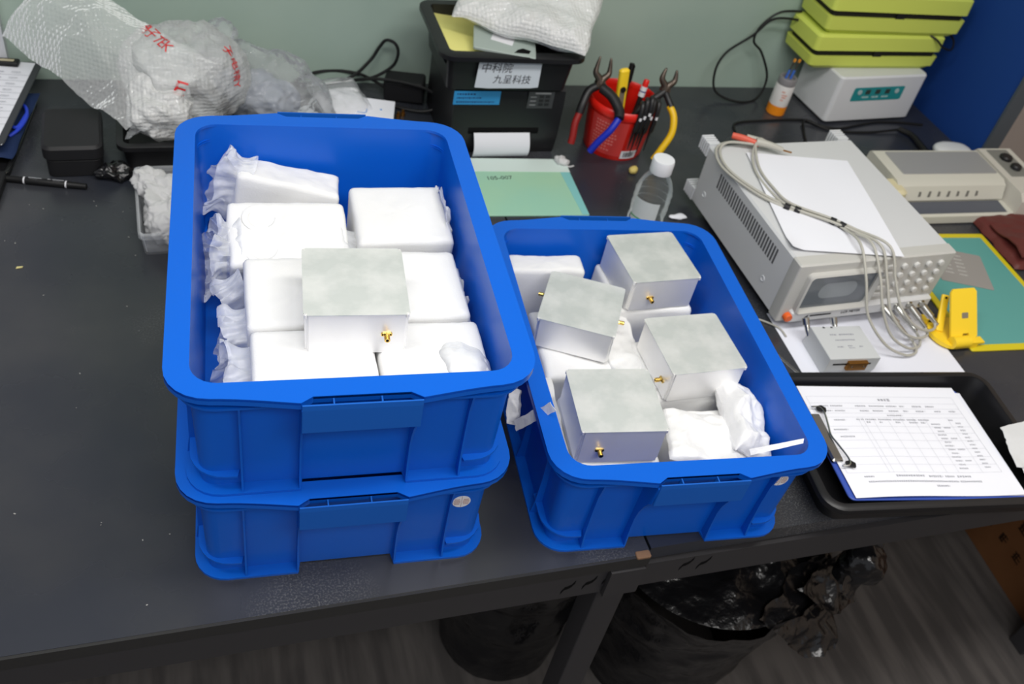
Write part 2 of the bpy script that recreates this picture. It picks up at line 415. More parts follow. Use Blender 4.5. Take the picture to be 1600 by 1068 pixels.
crateA = crate0; crateA.scale.z = .982; crateA.location = (.1624, .3085, 0); crateA.rotation_euler = (0, 0, R(-3.27)); crateA['label'] = 'lower blue plastic crate with round sticker, under the filled crate'
crateB = copy_tree(crate0); crateB.location = (.1630, .3100, .1727); crateB.rotation_euler = (0, 0, R(-3.2)); crateB['label'] = 'upper blue crate of the stack, full of white wrapped packages'
crateC = copy_tree(crate0); crateC.location = (.6131, .2713, 0); crateC.rotation_euler = (0, 0, R(-4.69)); crateC['label'] = 'single blue crate holding four bare silver boxes'
for c in (crateA, crateB, crateC): c['group'] = 'blue stacking crates'
def sticker(par, x, zz, rx):
    b = NB(); n = 28; lp = lambda d: [(x + .0118 * math.cos(2 * PI * i / n), -.2385 + d, zz + .0118 * math.sin(2 * PI * i / n)) for i in range(n)]
    loft(b, [lp(-.0066), lp(-.003)]); o = obj('round_sticker', b, WHITE, par, 0); o['label'] = 'round white sticker'
    b = NB(); y = -.2454
    for dx in (-.0058, .0058):
        for k in range(4):
            ww = .0034 if k in (0, 3) else .0042
            box(b, x + dx - ww, x + dx + ww, y, y + .0003, zz - .0055 + k * .0031, zz - .0055 + k * .0031 + .0017)
    box(b, x - .0003, x + .0003, y, y + .0003, zz - .0115, zz + .0115)
    obj('print', b, M('sticker_print', S(176, 150, 144), .6), o, 0)
sticker(crateA, .1405, .112, 0); sticker(crateC, .1405, .122, 0)

# ------------------------------------------------------------------ bare aluminium boxes
def make_connector(parent, loc, rz):
    """gold coax jack: two-hole flange, barrel and dielectric, pointing along local -y"""
    b = NB(); T = Matrix.Translation(loc) @ Matrix.Rotation(rz, 4, 'Z')
    Tf = T @ Matrix.Rotation(R(90), 4, 'X')
    rbox(b, .0066, .0029, 0, .0016, .0024, .0003, T=Tf)
    cyl(b, (0, -.0016, 0), (0, -.0040, 0), .0034, 6, T=T)
    cyl(b, (0, -.0040, 0), (0, -.0115, 0), .0031, 16, T=T)
    for k in range(5): cyl(b, (0, -.0055 - k * .0012, 0), (0, -.0061 - k * .0012, 0), .0034, 16, T=T)
    o = obj('connector', b, GOLD, parent, 30); o['label'] = 'gold coaxial connector'
    b = NB()
    for sx in (-1, 1): cyl(b, (sx * .0046, -.0015, 0), (sx * .0046, -.0019, 0), .0011, 10, T=T)
    cyl(b, (0, -.0115, 0), (0, -.0117, 0), .0018, 10, T=T); obj('screw_hole', b, DARK, o, 0)
def alu_box(label, loc, rot, w, d, h, cons):
    t = thing('aluminium_box', label, 'metal box', loc, tuple(R(a) for a in rot), 'bare aluminium boxes')
    hx, hy = w / 2, d / 2
    b = NB(); rbox(b, hx - .0035, hy - .0035, 0, h - .0014, .0008, .0004); obj('body', b, ALUF, t, 0)
    for sy in (-1, 1):   # folded front and back plates, short of the corners
        b = NB(); y0, y1 = sorted((sy * (hy - .0036), sy * (hy - .0004))); box(b, -hx + .0055, hx - .0055, y0, y1, .0004, h - .0016); obj('end_plate', b, ALUF, t, 0)
    for sx in (-1, 1):
        b = NB(); x0, x1 = sorted((sx * (hx - .0036), sx * (hx - .0012))); box(b, x0, x1, -hy + .0055, hy - .0055, .0004, h - .0016); obj('side_plate', b, ALUF, t, 0)
    c = .0042; out = [(-hx + c, -hy), (hx - c, -hy), (hx - c, -hy + c), (hx, -hy + c), (hx, hy - c), (hx - c, hy - c), (hx - c, hy), (-hx + c, hy), (-hx + c, hy - c), (-hx, hy - c), (-hx, -hy + c), (-hx + c, -hy + c)]
    b = NB(); prism(b, out, h - .0014, h); obj('lid', b, ALU, t, 0)
    for sx in (-1, 1):
        for sy in (-1, 1):
            b = NB(); cyl(b, (sx * (hx - .0026), sy * (hy - .0026), h - .0055), (sx * (hx - .0026), sy * (hy - .0026), h - .0006), .0022, 12)
            cyl(b, (sx * (hx - .0026), sy * (hy - .0026), h - .0006), (sx * (hx - .0026), sy * (hy - .0026), h + .0002), .0011, 10); obj('corner_tab', b, ALUF, t)
    for side, u, v in cons:
        if side == 'front': make_connector(t, (u * w, -hy + .0004, v * h), 0)
        if side == 'back': make_connector(t, (u * w, hy - .0004, v * h), PI)
        if side == 'left': make_connector(t, (-hx + .0012, u * d, v * h), R(-90))
        if side == 'right': make_connector(t, (hx - .0012, u * d, v * h), R(90))
    return t
alu_box('silver metal box on the white packages in the left upper crate', (.1679, .2177, .288), (-.1, -1.1, -5.7), .1195, .1195, .0605, [('front', .285, .50)])
alu_box('silver metal box at the back of the single crate', (.6984, .4400, .112), (-.3, .2, 1.3), .1216, .1214, .0596, [('front', -.19, .42)])
alu_box('silver metal box turned askew, gold jacks on both sides', (.5559, .3675, .090), (.7, -1.9, -28.7), .1216, .1199, .0565, [('left', .18, .62), ('right', .05, .55)])
alu_box('silver metal box with a gold jack on its left side, right in the single crate', (.696, .2525, .100), (-.4, -.9, -.6), .1226, .1212, .0578, [('left', -.30, .40)])
alu_box('silver metal box nearest the front of the single crate, dark blue front', (.5308, .1563, .095), (-.9, -1.5, -7.5), .1233, .1188, .0629, [('front', -.245, .42)])

# ------------------------------------------------------------------ white foam packages
def pleat(bm, c, sg, a, b, ln, rt, seed, nu=18, nv=84):
    """gathered open end of a film bag leaving a package sideways"""
    c = Vector(c); rm = Euler(rt).to_matrix(); k1 = 7 + seed % 3
    def f(u, v):
        th = 2 * PI * v; n1 = noise.noise(Vector((math.cos(th) * 1.5, math.sin(th) * 1.5, seed * 3.3 + u)))
        ct, st = math.cos(th), math.sin(th); s = (abs(ct) ** 4 + abs(st) ** 4) ** -.25
        env = 1 - .30 * math.sin(min(1, u * 1.15) * PI * .9) * .8 + .10 * u
        rip = 1 + u ** .7 * (.11 * math.sin(k1 * th + 5 * n1 + 2.2 * u) + .07 * math.sin((2 * k1 + 3) * th - 3 * u + 4 * n1)) + .05 * n1
        x = ln * u * (1 + .22 * n1 + .10 * math.sin(3 * th + seed)) - .002
        p = Vector((sg * x, a * ct * s * env * rip, b * st * s * env * rip - .012 * u * u))
        p += .003 * u * noise.noise_vector(p * 70 + Vector((seed, 0, 0)))
        return c + rm @ p
    sheet(bm, f, nu, nv)
def package(label, x, y, z, w, d, h, rot, seed, group, tails=(), rough=.0012, film_over=False, rings=False):
    t = thing('wrapped_package', label, 'package', (x, y, z), tuple(R(a) for a in rot), group)
    b = NB(); nz = 10; loops = []
    hx, hy = w / 2, d / 2
    prof = [(.008, 0), (.002, .004), (0, .010)] + [(0, .010 + (h - .018) * k / 8) for k in range(1, 9)] + [(.0012, h - .0035), (.005, h)]
    for ins, zz in prof: loops.append(L3(rrect(hx - ins, hy - ins, .0062, 4, 16), zz))
    vs = loft(b, loops, True, False)
    # top: rings shrinking to the centre so it can sag and wrinkle
    top = []
    for k in range(1, 10):
        f = 1 - k / 9.5; top.append(L3([(px * f, py * f) for px, py in rrect(hx - .005, hy - .005, .007, 4, 16)], h + .0015 * math.sin(k / 9.5 * PI / 2)))
    prev = vs[-1]
    for lp_ in top:
        cur = [b.verts.new(p) for p in lp_]
        for i in range(len(cur)): b.faces.new((prev[i], prev[(i + 1) % len(cur)], cur[(i + 1) % len(cur)], cur[i]))
        prev = cur
    b.faces.new(prev)
    for v in b.verts:
        p = v.co.copy(); n = noise.noise_vector(p * 22 + Vector((seed * 5.1, seed, seed))); v.co += n * rough + Vector((0, 0, 1)) * rough * .5 * noise.noise(p * 60)
        v.co += (p.normalized()) * (-.0012 * max(0, crease(p, 30, seed) - 1.0))
    obj('foam_wrap', b, FOAM, t, 60)
    if rings:
        for yy in (-.030, .024):
            b = NB(); q = [(-.034 + .021 * math.cos(i * PI / 12), yy + .021 * math.sin(i * PI / 12), h + .0012) for i in range(24)]; tube(b, q, .0042, 8, 1, False, True)
            for v in b.verts: v.co.z = h + .0004 + (v.co.z - h) * .22
            o = obj('ring_mark', b, FOAM, t, 80); o['label'] = 'round ring pressed through the wrap'
    for c, rad, amp, f, rt in tails:
        b = NB(); sg = 1 if c[0] > 0 else -1
        if rad[2] < .02 or len(rt) > 3: blob(b, c, rad, amp * .7, 13, seed + len(c), 5, rot=rt[:3], power=2.2)
        else: pleat(b, (sg * (hx - .006), c[1], c[2]), sg, rad[1], rad[2], 2 * rad[0] + .004, rt, seed)
        obj('film_tail', b, FILMW, t, 80)
    return t
GB = 'wrapped packages in the upper left crate'; GC = 'wrapped packages in the single crate'
zb = .1798
package('upright white package leaning by the back left corner of the left crate', .108, .512, zb, .140, .058, .112, (-4, 9, -9), 1, GB,
        [((-.078, .0, .075), (.018, .026, .052), .010, 34, (0, .3, 0))], .003)
package('white package with pale ring marks, second from back on left side of left crate', .110, .420, zb, .156, .112, .103, (11, 1, -2), 2, GB,
        [((-.088, -.01, .060), (.0155, .044, .050), .012, 30, (0, .2, 0)), ((.086, -.02, .07), (.018, .036, .036), .009, 40, (0, 0, 0))], .003, rings=True)
package('square white package in the back right of the left crate', .266, .424, zb, .130, .124, .112, (2, 0, -2), 3, GB,
        [((.066, .010, .092), (.0025, .045, .036), .008, 40, (0, 0, 0))])
package('white package left of the silver box, mid left of the left crate', .114, .276, zb, .138, .128, .110, (1, 0, -2.5), 4, GB,
        [((-.084, .044, .055), (.017, .022, .045), .010, 32, (0, -.25, .2)), ((-.088, -.03, .05), (.018, .034, .046), .012, 30, (0, .1, 0))])
package('white package right of the silver box, mid right of the left crate', .253, .276, zb, .132, .130, .110, (0, 0, -2.5), 5, GB, [((.068, .0, .06), (.0045, .050, .045), .008, 34, (0, 0, 0))])
package('front left white package in the left crate', .113, .143, zb, .142, .124, .110, (0, 0, -3), 6, GB,
        [((-.088, .02, .05), (.018, .05, .052), .012, 30, (0, .05, 0))])
package('front right white package with loose film in the left crate', .2515, .143, zb, .130, .122, .110, (0, .5, -3), 7, GB,
        [((.038, -.012, .100), (.026, .042, .016), .010, 34, (0, .35, .3))])
zc = .0075
package('white package standing against the back wall of the single crate', .533, .484, zc, .128, .044, .126, (0, 0, -4.7), 11, GC, [((-.068, 0, .06), (.003, .016, .050), .007, 36, (0, 0, 0))], .002)
package('white package under the rear silver box in the single crate', .698, .440, zc, .136, .124, .1025, (0, 0, -3), 12, GC, [((.066, -.01, .065), (.008, .045, .026), .007, 36, (0, 0, 0))], .002)
package('white package under the askew silver box', .545, .345, zc, .118, .150, .078, (0, 0, -5), 13, GC, [((-.064, -.02, .042), (.008, .045, .030), .007, 36, (0, 0, 0))], .002)
package('white package under the right hand silver box in the single crate', .696, .258, zc, .138, .126, .090, (0, 0, -4), 14, GC, [], .002)
package('white package under the front silver box in the single crate', .535, .160, zc, .124, .134, .085, (0, 0, -6), 15, GC, [], .002)
package('white package sagging at the front right of the single crate', .690, .120, zc, .150, .110, .088, (0, -1, -5), 16, GC,
        [], .003)
# foam sheets spread between the boxes
def foam_sheet(label, x0, x1, y0, y1, z, amp, seed, rz=0, group='loose foam sheets in the single crate'):
    b = NB(); cx, cy = (x0 + x1) / 2, (y0 + y1) / 2
    def f(u, v):
        p = Vector((x0 + (x1 - x0) * u - cx, y0 + (y1 - y0) * v - cy, 0)); h = crease(p + Vector((seed, 0, 0)), 16, seed) * amp
        e = min(u, 1 - u, v, 1 - v); q = Matrix.Rotation(rz, 3, 'Z') @ p
        return (cx + q.x + .006 * noise.noise(p * 20), cy + q.y + .006 * noise.noise(p * 20 + Vector((9, 0, 0))), z + h - (.02 * max(0, .12 - e) / .12))
    sheet(b, f, 44, 44, .0012); return tag(obj('foam_sheet', b, FOAM, None, 70), label, 'foam sheet', group)
foam_sheet('crumpled white foam sheet between the silver boxes in the single crate', .585, .645, .20, .42, .088, .006, 3, R(-6))
foam_sheet('white foam sheet edging out left of the front silver box', .447, .478, .09, .30, .078, .004, 5, R(-6))
def quilt(b, c, hx, hy, h, rz, amp, seed, n=70, skew=0, tilt=(0, 0), fr=14):
    """flat padded bag with wrinkles, closed top and bottom"""
    c = Vector(c); rm = Euler((R(tilt[0]), R(tilt[1]), R(rz))).to_matrix()
    def top(u, v, s):
        x, y = (u - .5) * 2, (v - .5) * 2; e = max(0, (1 - x ** 4) * (1 - y ** 4)) ** .5
        q = Vector((x * hx * (1 + .05 * noise.noise(Vector((y * 2, seed, 0)))) + skew * y, y * hy * (1 + .07 * noise.noise(Vector((x * 2, seed, 5)))), s * h * e * (.75 + .25 * noise.noise(Vector((x * 1.7, y * 1.7, seed))))))
        q.z += (s * e ** .3) * amp * (crease(q, fr, seed) - .3) + .5 * amp * noise.noise(q * 30)
        return c + rm @ q
    sheet(b, lambda u, v: top(u, v, 1), n, n); sheet(b, lambda u, v: top(u, v, -.55), n // 2, n // 2)
GL = 'loose film bags in the single crate'
b = NB(); quilt(b, (.735, .134, .104), .033, .066, .032, -12, .007, 41, 60, tilt=(0, 26), fr=17); tag(obj('film_bag', b, FILMW2, None, 80), 'puffed milky film bag in the front right corner of the single crate', 'film bag', GL)
b = NB(); quilt(b, (.668, .110, .1030), .062, .046, .012, -16, .007, 44, 60, tilt=(0, 5), fr=13); tag(obj('film_bag', b, FILMW2, None, 80), 'crumpled milky film lying right of the front silver box', 'film bag', GL)
def flap(P00, P10, P01, P11, amp, seed, fr=10, bend=0):
    A, B, Cc, D = map(Vector, (P00, P10, P01, P11))
    def f(u, v):
        p = (A * (1 - u) + B * u) * (1 - v) + (Cc * (1 - u) + D * u) * v; return p + Vector((.4, -.7, .5)) * (amp * crease(p, fr, seed) + bend * math.sin(PI * u) * math.sin(PI * v))
    return f
b = NB(); sheet(b, flap((.684, .047, .158), (.760, .041, .1745), (.686, .041, .152), (.757, .035, .1720), .0008, 3, 30), 30, 6, .0008)
tag(obj('film_strip', b, FILMW2, None, 80), 'thin white film strip inside the front right rim of the single crate', 'plastic strip')
b = NB(); sheet(b, flap((.384, .186, .098), (.402, .180, .096), (.392, .220, .140), (.408, .214, .132), .004, 8, 40, .006), 24, 24, .0006); sheet(b, flap((.388, .172, .120), (.390, .160, .110), (.417, .137, .191), (.421, .126, .186), .003, 9, 40, .005), 24, 24, .0006)
tag(obj('crumpled_film', b, FILMW2, None, 80), 'crumpled white foam film caught between the two blue crates', 'plastic film')

# ------------------------------------------------------------------ bench meter with its leads
mt = thing('bench_meter', 'light grey bench meter with keypad and orange power button', 'meter', (1.147, .608, 0), (R(.8), R(-.9), R(1.6)))
w, d, z0, z1 = .169, .188, .022, .1545
b = NB(); rbox(b, w, d - .012, z0, z1, .006, .004, T=Matrix.Translation((0, .012, 0))); obj('case', b, GREY, mt, 30)
b = NB(); yf = -d
# bezel frame, protruding, with window opening left and keypad field right
def bz(x0, x1, za, zb_, y0, y1): box(b, x0, x1, y0, y1, za, zb_)
rbox(b, w + .001, .014, 0, z1 - z0 + .002, .004, .003, T=Matrix.Translation((0, -d + .020, z0 - .001)))
obj('front_bezel', b, GREYB, mt, 30)
b = NB(); fy = -d + .006
fr = rrect(.071, .038, .006, 4); fo = rrect(.080, .046, .009, 4)
wc = (-.066, .087)
P = lambda pts, y: [(x + wc[0], y, z + wc[1] + .004) for x, z in pts]
loft(b, [P(fo, fy + .002), P(fo, fy - .010), P(rrect(.077, .043, .008, 4), fy - .012), P(fr, fy - .006), P(fr, fy + .003)], False, False)
o = obj('window_frame', b, GREYB, mt, 30)
b = NB(); loft(b, [P(fr, fy - .002), P(fr, fy + .004)]); o = obj('display_window', b, M('dark_display_glass', S(104, 110, 116), .12, spec=.6), mt, 0); o['label'] = 'grey display behind glass'
b = NB(); loft(b, [P(rrect(.040, .018, .016, 6), fy - .0022), P(rrect(.040, .018, .016, 6), fy - .001)]); obj('display_mark', b, M('display_grey', S(140, 146, 150), .2), o, 0)
# lower front lip
b = NB(); rbox(b, .158, .008, z0 + .002, z0 + .030, .004, .004, T=Matrix.Translation((.008, -d + .004, 0))); obj('lower_panel', b, GREY, mt, 30)
text('LCR METER', .0085, INKD, mt, (-.018, -d - .0045, z0 + .017), (R(90), 0, 0))
b = NB(); box(b, -.108, -.062, -d - .0045, -d - .0040, z0 + .0155, z0 + .0185); prism(b, [(0, 0), (.008, 0), (.008, .006)], 0, .0004, T=Matrix.Translation((-.120, -d - .0041, z0 + .014)) @ Matrix.Rotation(R(90), 4, 'X')); obj('emblem', b, INKD, mt, 0)
kb = NB(); lathe(kb, [(.0058, 0), (.0062, .004), (.0055, .0058), (.002, .0062)], 14, cap1=True)
key = None
for i in range(4):
    for j in range(4):
        loc = (.060 + i * .0275, -d + .0065, z0 + .112 - j * .021)
        if key is None: key = obj('key', kb, KEYM, mt, 40, loc, (R(90), 0, 0))
        else: inst(key, mt, loc, (R(90), 0, 0))
sb = NB(); rbox(sb, .009, .0042, 0, .005, .003, .001)
soft = obj('soft_key', sb, KEYM, mt, 40, (.030, -d + .0065, z0 + .113), (R(90), 0, 0))
for j in range(1, 5): inst(soft, mt, (.030, -d + .0065, z0 + .113 - j * .0165), (R(90), 0, 0))
b = NB(); lathe(b, [(.0085, 0), (.0088, .008), (.007, .010), (.003, .0102)], 20); o = obj('power_button', b, M('orange_button', S(226, 98, 34), .4), mt, 40, (-.152, -d + .0055, z0 + .015), (R(90), 0, 0)); o['label'] = 'orange power button'
slot = None
for k in range(27):
    y = .118 - k * .0088
    if slot is None:
        b = NB(); box(b, -w - .0003, -w + .004, -.0024, .0024, -.0165, .0165); slot = obj('vent_slot', b, M('vent_dark', S(86, 86, 88), .7), mt, 0, (0, y, .118))
    else: inst(slot, mt, (0, y, .118))
for y, zz in ((.150, .062), (-.105, .060)):
    b = NB(); lathe(b, [(.0065, 0), (.0065, .0015), (.0045, .0018), (.004, .0004)], 18); obj('screw', b, WHITEP, mt, 40, (-w + .0005, y, zz), (0, R(-90), 0))
for x, zz in ((-w + .012, z1 - .012), (w - .02, z1 - .012), (-w + .012, z0 + .014), (w - .02, z0 + .014)):
    b = NB(); box(b, -.013, .013, 0, .006, -.014, .014)
    for k in range(4): rbox(b, .0135, .002, -.014, .014, .001, .0008, T=Matrix.Translation((0, .010 + k * .0075, 0)))
    box(b, -.003, .003, 0, .033, -.008, .008); obj('rear_foot', b, WHITEP, mt, 0, (x, d - .001, zz))
for sx in (-1, 1):
    b = NB(); rbox(b, .014, .012, .0018, z0 + .002, .004, .002, T=Matrix.Translation((sx * .13, .14, 0))); obj('foot', b, RUBBER, mt)
    b = NB(); rbox(b, .014, .012, .0018, z0 + .002, .004, .002, T=Matrix.Translation((sx * .12, -.13, 0))); obj('foot', b, RUBBER, mt)
for k in range(4):
    b = NB(); x = .058 + k * .029
    cyl(b, (x, -d + .008, z0 + .017), (x, -d - .004, z0 + .017), .0075, 18); cyl(b, (x, -d - .004, z0 + .017), (x, -d - .013, z0 + .017), .0052, 16); obj('jack', b, NICKEL, mt, 40)
# leads
tl = thing('test_leads', 'grey test leads looping from the meter jacks to clips on its top', 'cable', (1.10, .56, .165), 0)
TL = Vector((1.10, .56, .165))
zt = .1585
ends = [(1.205, .400), (1.234, .401), (1.263, .402), (1.292, .403)]
tops = [
 [(1.055, .768, zt + .010), (1.005, .785, zt + .004), (.972, .765, zt), (.958, .705, zt), (.985, .628, zt), (1.030, .572, zt), (1.090, .528, zt + .003), (1.112, .497, zt + .004), (1.108, .445, zt + .012), (1.106, .395, .135), (1.120, .362, .075), (1.160, .330, .030), (1.205, .318, .010), (1.238, .325, .005), (1.245, .345, .010), (1.228, .368, .022)],
 [(1.053, .766, zt + .012), (1.003, .778, zt + .009), (.978, .760, zt), (.968, .700, zt), (.992, .634, zt), (1.034, .580, zt), (1.094, .533, zt), (1.122, .500, zt), (1.136, .450, zt + .010), (1.142, .400, .130), (1.150, .368, .085), (1.175, .342, .040), (1.215, .330, .016), (1.250, .336, .008), (1.262, .352, .012), (1.253, .372, .024)],
 [(1.083, .763, zt + .014), (1.066, .772, zt + .020), (1.040, .740, zt + .006), (1.024, .690, zt), (1.022, .625, zt), (1.034, .572, zt + .004), (1.092, .522, zt + .006), (1.124, .492, zt + .006), (1.150, .440, zt + .010), (1.158, .398, .125), (1.168, .366, .080), (1.200, .345, .045), (1.245, .345, .022), (1.282, .358, .016), (1.280, .378, .024)],
 [(1.085, .765, zt + .010), (1.070, .778, zt + .014), (1.048, .748, zt + .012), (1.032, .692, zt + .004), (1.030, .632, zt + .004), (1.040, .580, zt + .005), (1.098, .528, zt + .007), (1.130, .494, zt + .007), (1.165, .436, zt + .012), (1.176, .398, .125), (1.190, .368, .085), (1.225, .352, .052), (1.268, .355, .030), (1.300, .366, .022), (1.308, .380, .026)]]
for k, P in enumerate(tops):
    b = NB(); tube(b, [Vector(p) - TL for p in P], .0026, 8, 8); obj('cable', b, CABLEG, tl, 80)
    e = Vector(P[-1]) - TL; j = Vector((ends[k][0], .404, .0405)) - TL
    b = NB(); cyl(b, e + (j - e) * -.25, j, .0042, 12, .0058); cyl(b, e + (j - e) * .35, j + (j - e) * .15, .0072, 14); o = obj('plug', b, NICKEL, tl, 40); o['label'] = 'silver metal plug'
for (x, y, zz, dx, dy) in ((1.030, .574, zt + .001, .045, -.04), (1.046, .563, zt + .002, .05, -.04), (1.100, .524, zt + .004, .03, -.03), (1.112, .510, zt + .004, .02, -.03)):
    p = Vector((x, y, zz)) - TL; q = Vector((dx, dy, 0)).normalized() * .0055; b = NB()
    cyl(b, p - q, p + q, .0068, 12); obj('band', b, BLACKM, tl, 40)
b = NB()
tube(b, [Vector(p) - TL for p in ((1.018, .795, zt + .014), (1.040, .780, zt + .015), (1.064, .764, zt + .013))], lambda s: .007 - .002 * abs(s - .4), 10, 6); o = obj('clip', b, M('orange_red_clip', S(214, 92, 70), .45), tl); o['label'] = 'orange red clip'
b = NB()
tube(b, [Vector(p) - TL for p in ((1.058, .768, zt + .016), (1.084, .756, zt + .016), (1.108, .744, zt + .012))], lambda s: .0085 - .0035 * s, 10, 6)
tube(b, [Vector(p) - TL for p in ((1.050, .792, zt + .012), (1.078, .776, zt + .013), (1.104, .750, zt + .011))], lambda s: .006 - .003 * s, 10, 6); obj('clip', b, CABLEG, tl)
b = NB(); tube(b, [Vector(p) - TL for p in ((1.100, .748, zt + .012), (1.126, .738, zt + .010))], .0018, 8, 4); obj('clip_tip', b, BRASS, tl)

def paper(name, label, cat, c, rz, hw, hd, z, mat, f=None, thick=.0004, n=18, rot=None):
    t = thing(name, label, cat, (c[0], c[1], z), rot or (0, 0, R(rz))); b = NB()
    g = f or (lambda u, v: 0)
    sheet(b, lambda u, v: ((u - .5) * 2 * hw, (v - .5) * 2 * hd, .0006 + g(u, v)), n, n, thick); obj('sheet', b, mat, t, 80); return t
paper('paper_sheet', 'large white sheet lying on top of the grey meter under the leads', 'paper', (1.114, .588), -10.6, .108, .150, .1572, PAPER,
      lambda u, v: .0018 * math.sin(u * 7) * v * (1 - v) * 4 + .010 * max(0, .10 - u) * max(0, .12 - v) * 60 + .0008, rot=(R(.8), R(-.9), R(-10.6)))
paper('paper_sheet', 'white sheet on the bench under the small fixture box', 'paper', (1.153, .356), -3, .166, .096, 0, PAPER2)

# small fixture box
fx = thing('test_fixture', 'small grey fixture box with a brass block, on white paper', 'fixture', (1.0715, .334, .0012), R(-4))
b = NB(); hw, hd, hh = .0505, .041, .040
loft(b, [[(-hw, -hd + .004, 0), (hw, -hd + .004, 0), (hw, hd, 0), (-hw, hd, 0)], [(-hw, -hd + .001, .008), (hw, -hd + .001, .008), (hw, hd, .008), (-hw, hd, .008)],
         [(-hw, -hd, .011), (hw, -hd, .011), (hw, hd, .011), (-hw, hd, .011)], [(-hw, -hd, hh - .001), (hw, -hd, hh - .001), (hw, hd, hh - .001), (-hw, hd, hh - .001)],
         [(-hw + .001, -hd + .001, hh), (hw - .001, -hd + .001, hh), (hw - .001, hd - .001, hh), (-hw + .001, hd - .001, hh)]]); obj('case', b, M('fixture_grey', S(196, 199, 200), .45), fx, 0)
b = NB(); box(b, -.040, .036, -hd - .0004, -hd + .001, .0245, .0280); obj('slide_slot', b, DARK, fx, 0)
b = NB(); rbox(b, .0195, .0095, -.004, .004, .001, .001, T=Matrix.Translation((.006, -hd - .003, .0255)) @ Matrix.Rotation(R(90), 4, 'X')); o = obj('contact_block', b, BRASS, fx, 0); o['label'] = 'brass contact block'
b = NB()
for x in (-.006, .018): cyl(b, (x, -hd - .0068, .027), (x, -hd - .0084, .027), .0018, 10)
obj('screw', b, NICKEL, o)
for x in (-.047, .010):
    b = NB(); cyl(b, (x, hd - .003, .020), (x - .004, hd + .014, .036), .005, 14); cyl(b, (x - .004, hd + .012, .034), (x - .006, hd + .020, .043), .0065, 14); obj('jack', b, NICKEL, fx, 40)
for x in (-.026, -.010):
    b = NB(); prism(b, [(x - .003, hd - .005), (x + .003, hd - .005), (x, hd - .0005)], hh, hh + .0004); obj('arrow_mark', b, INKD, fx, 0)
b = NB(); dashes(b, -.022, .019, hh, .013, .004, 1); dashes(b, -.004, .019, hh, .030, .004, 2); dashes(b, -.018, .005, hh, .040, .0035, 3); dashes(b, -.022, -.012, hh, .012, .0035, 4); dashes(b, .000, -.010, hh, .010, .003, 5); dashes(b, .000, -.015, hh, .012, .003, 7); dashes(b, .022, -.012, hh, .008, .0035, 6); obj('print', b, INK, fx, 0)

# ------------------------------------------------------------------ black tray with the clipboard and form
def open_tray(t, hx, hy, h, r, mat, wall=.004, lip=.012, taper=.012, nc=6, rimname='rim'):
    b = NB()
    loft(b, [L3(rrect(hx - taper, hy - taper, r, nc), 0), L3(rrect(hx, hy, r, nc), h), L3(rrect(hx - wall, hy - wall, r * .9, nc), h), L3(rrect(hx - taper - wall, hy - taper - wall, r * .85, nc), .004)]); obj('body', b, mat, t, 35)
    b = NB(); i = rrect(hx - wall, hy - wall, r * .9, nc); o = rrect(hx + lip, hy + lip, r + lip, nc); o2 = rrect(hx + lip - .003, hy + lip - .003, r + lip - .003, nc)
    loft(b, [L3(i, h - .003), L3(i, h + .001), L3(o2, h + .001), L3(o, h - .001), L3(o, h - .010), L3(o2, h - .010), L3(o2, h - .003), L3(i, h - .003)], False, False); obj(rimname, b, mat, t, 35)
tr = thing('black_tray', 'wide black plastic tray on the bench corner, holding a clipboard', 'tray', (1.062, .112, 0), R(-6.5))
open_tray(tr, .205, .132, .050, .026, BLACK, lip=.008)
for x in (-.11, -.01, .09):
    b = NB(); loft(b, [[(x - .012, -.140, .041), (x + .012, -.140, .041), (x + .012, -.126, .041), (x - .012, -.126, .041)], [(x - .001, -.121, .018), (x + .001, -.121, .018), (x + .001, -.119, .018), (x - .001, -.119, .018)]]); obj('gusset', b, BLACK, tr, 0)
cb = thing('clipboard', 'blue clipboard with a wire clip lying in the black tray', 'clipboard', (1.055, .110, .036), (R(-2), R(1), R(-7.6)))
b = NB(); rbox(b, .157, .119, 0, .0035, .010, .001); obj('board', b, M('blue_board', S(58, 84, 170), .4), cb)
b = NB(); rbox(b, .010, .050, .0035, .0125, .004, .003, T=Matrix.Translation((-.149, 0, 0))); obj('clip_base', b, NICKEL, cb)
b = NB(); tube(b, [(-.149, -.062, .0135), (-.136, -.060, .0145), (-.133, -.046, .0145), (-.138, -.02, .0145), (-.142, 0, .0145), (-.138, .02, .0145), (-.133, .046, .0145), (-.136, .060, .0145), (-.149, .062, .0135)], .0015, 8, 5); obj('clip_wire', b, NICKEL, cb)
for sy in (-1, 1):
    b = NB(); prism(b, [(-.006, -.003), (.007, -.007), (.009, .0), (.003, .006), (-.006, .004)], .0115, .0155, T=Matrix.Translation((-.135, sy * .058, 0))); obj('clip_pad', b, RUBBER, cb, 0)
pu = paper('paper_sheet', 'blank sheet showing under the printed form on the clipboard', 'paper', (1.064, .110), -8.6, .149, .112, .0392, PAPER2, rot=(R(-2), R(1), R(-8.8)))
fm = paper('printed_form', 'white printed form with ruled table under the wire clip', 'form', (1.055, .111), -7.6, .150, .117, .0420, PAPER, lambda u, v: .0022 * math.sin(u * 6) * (1 - v) + .0025 * max(0, .12 - v) * u * 6, rot=(R(-2), R(1), R(-6.9)))
def fz(x, y): u, v = x / .30 + .5, y / .226 + .5; return .0006 + .0022 * math.sin(u * 6) * (1 - v) + .0025 * max(0, .12 - v) * u * 6 + .0003
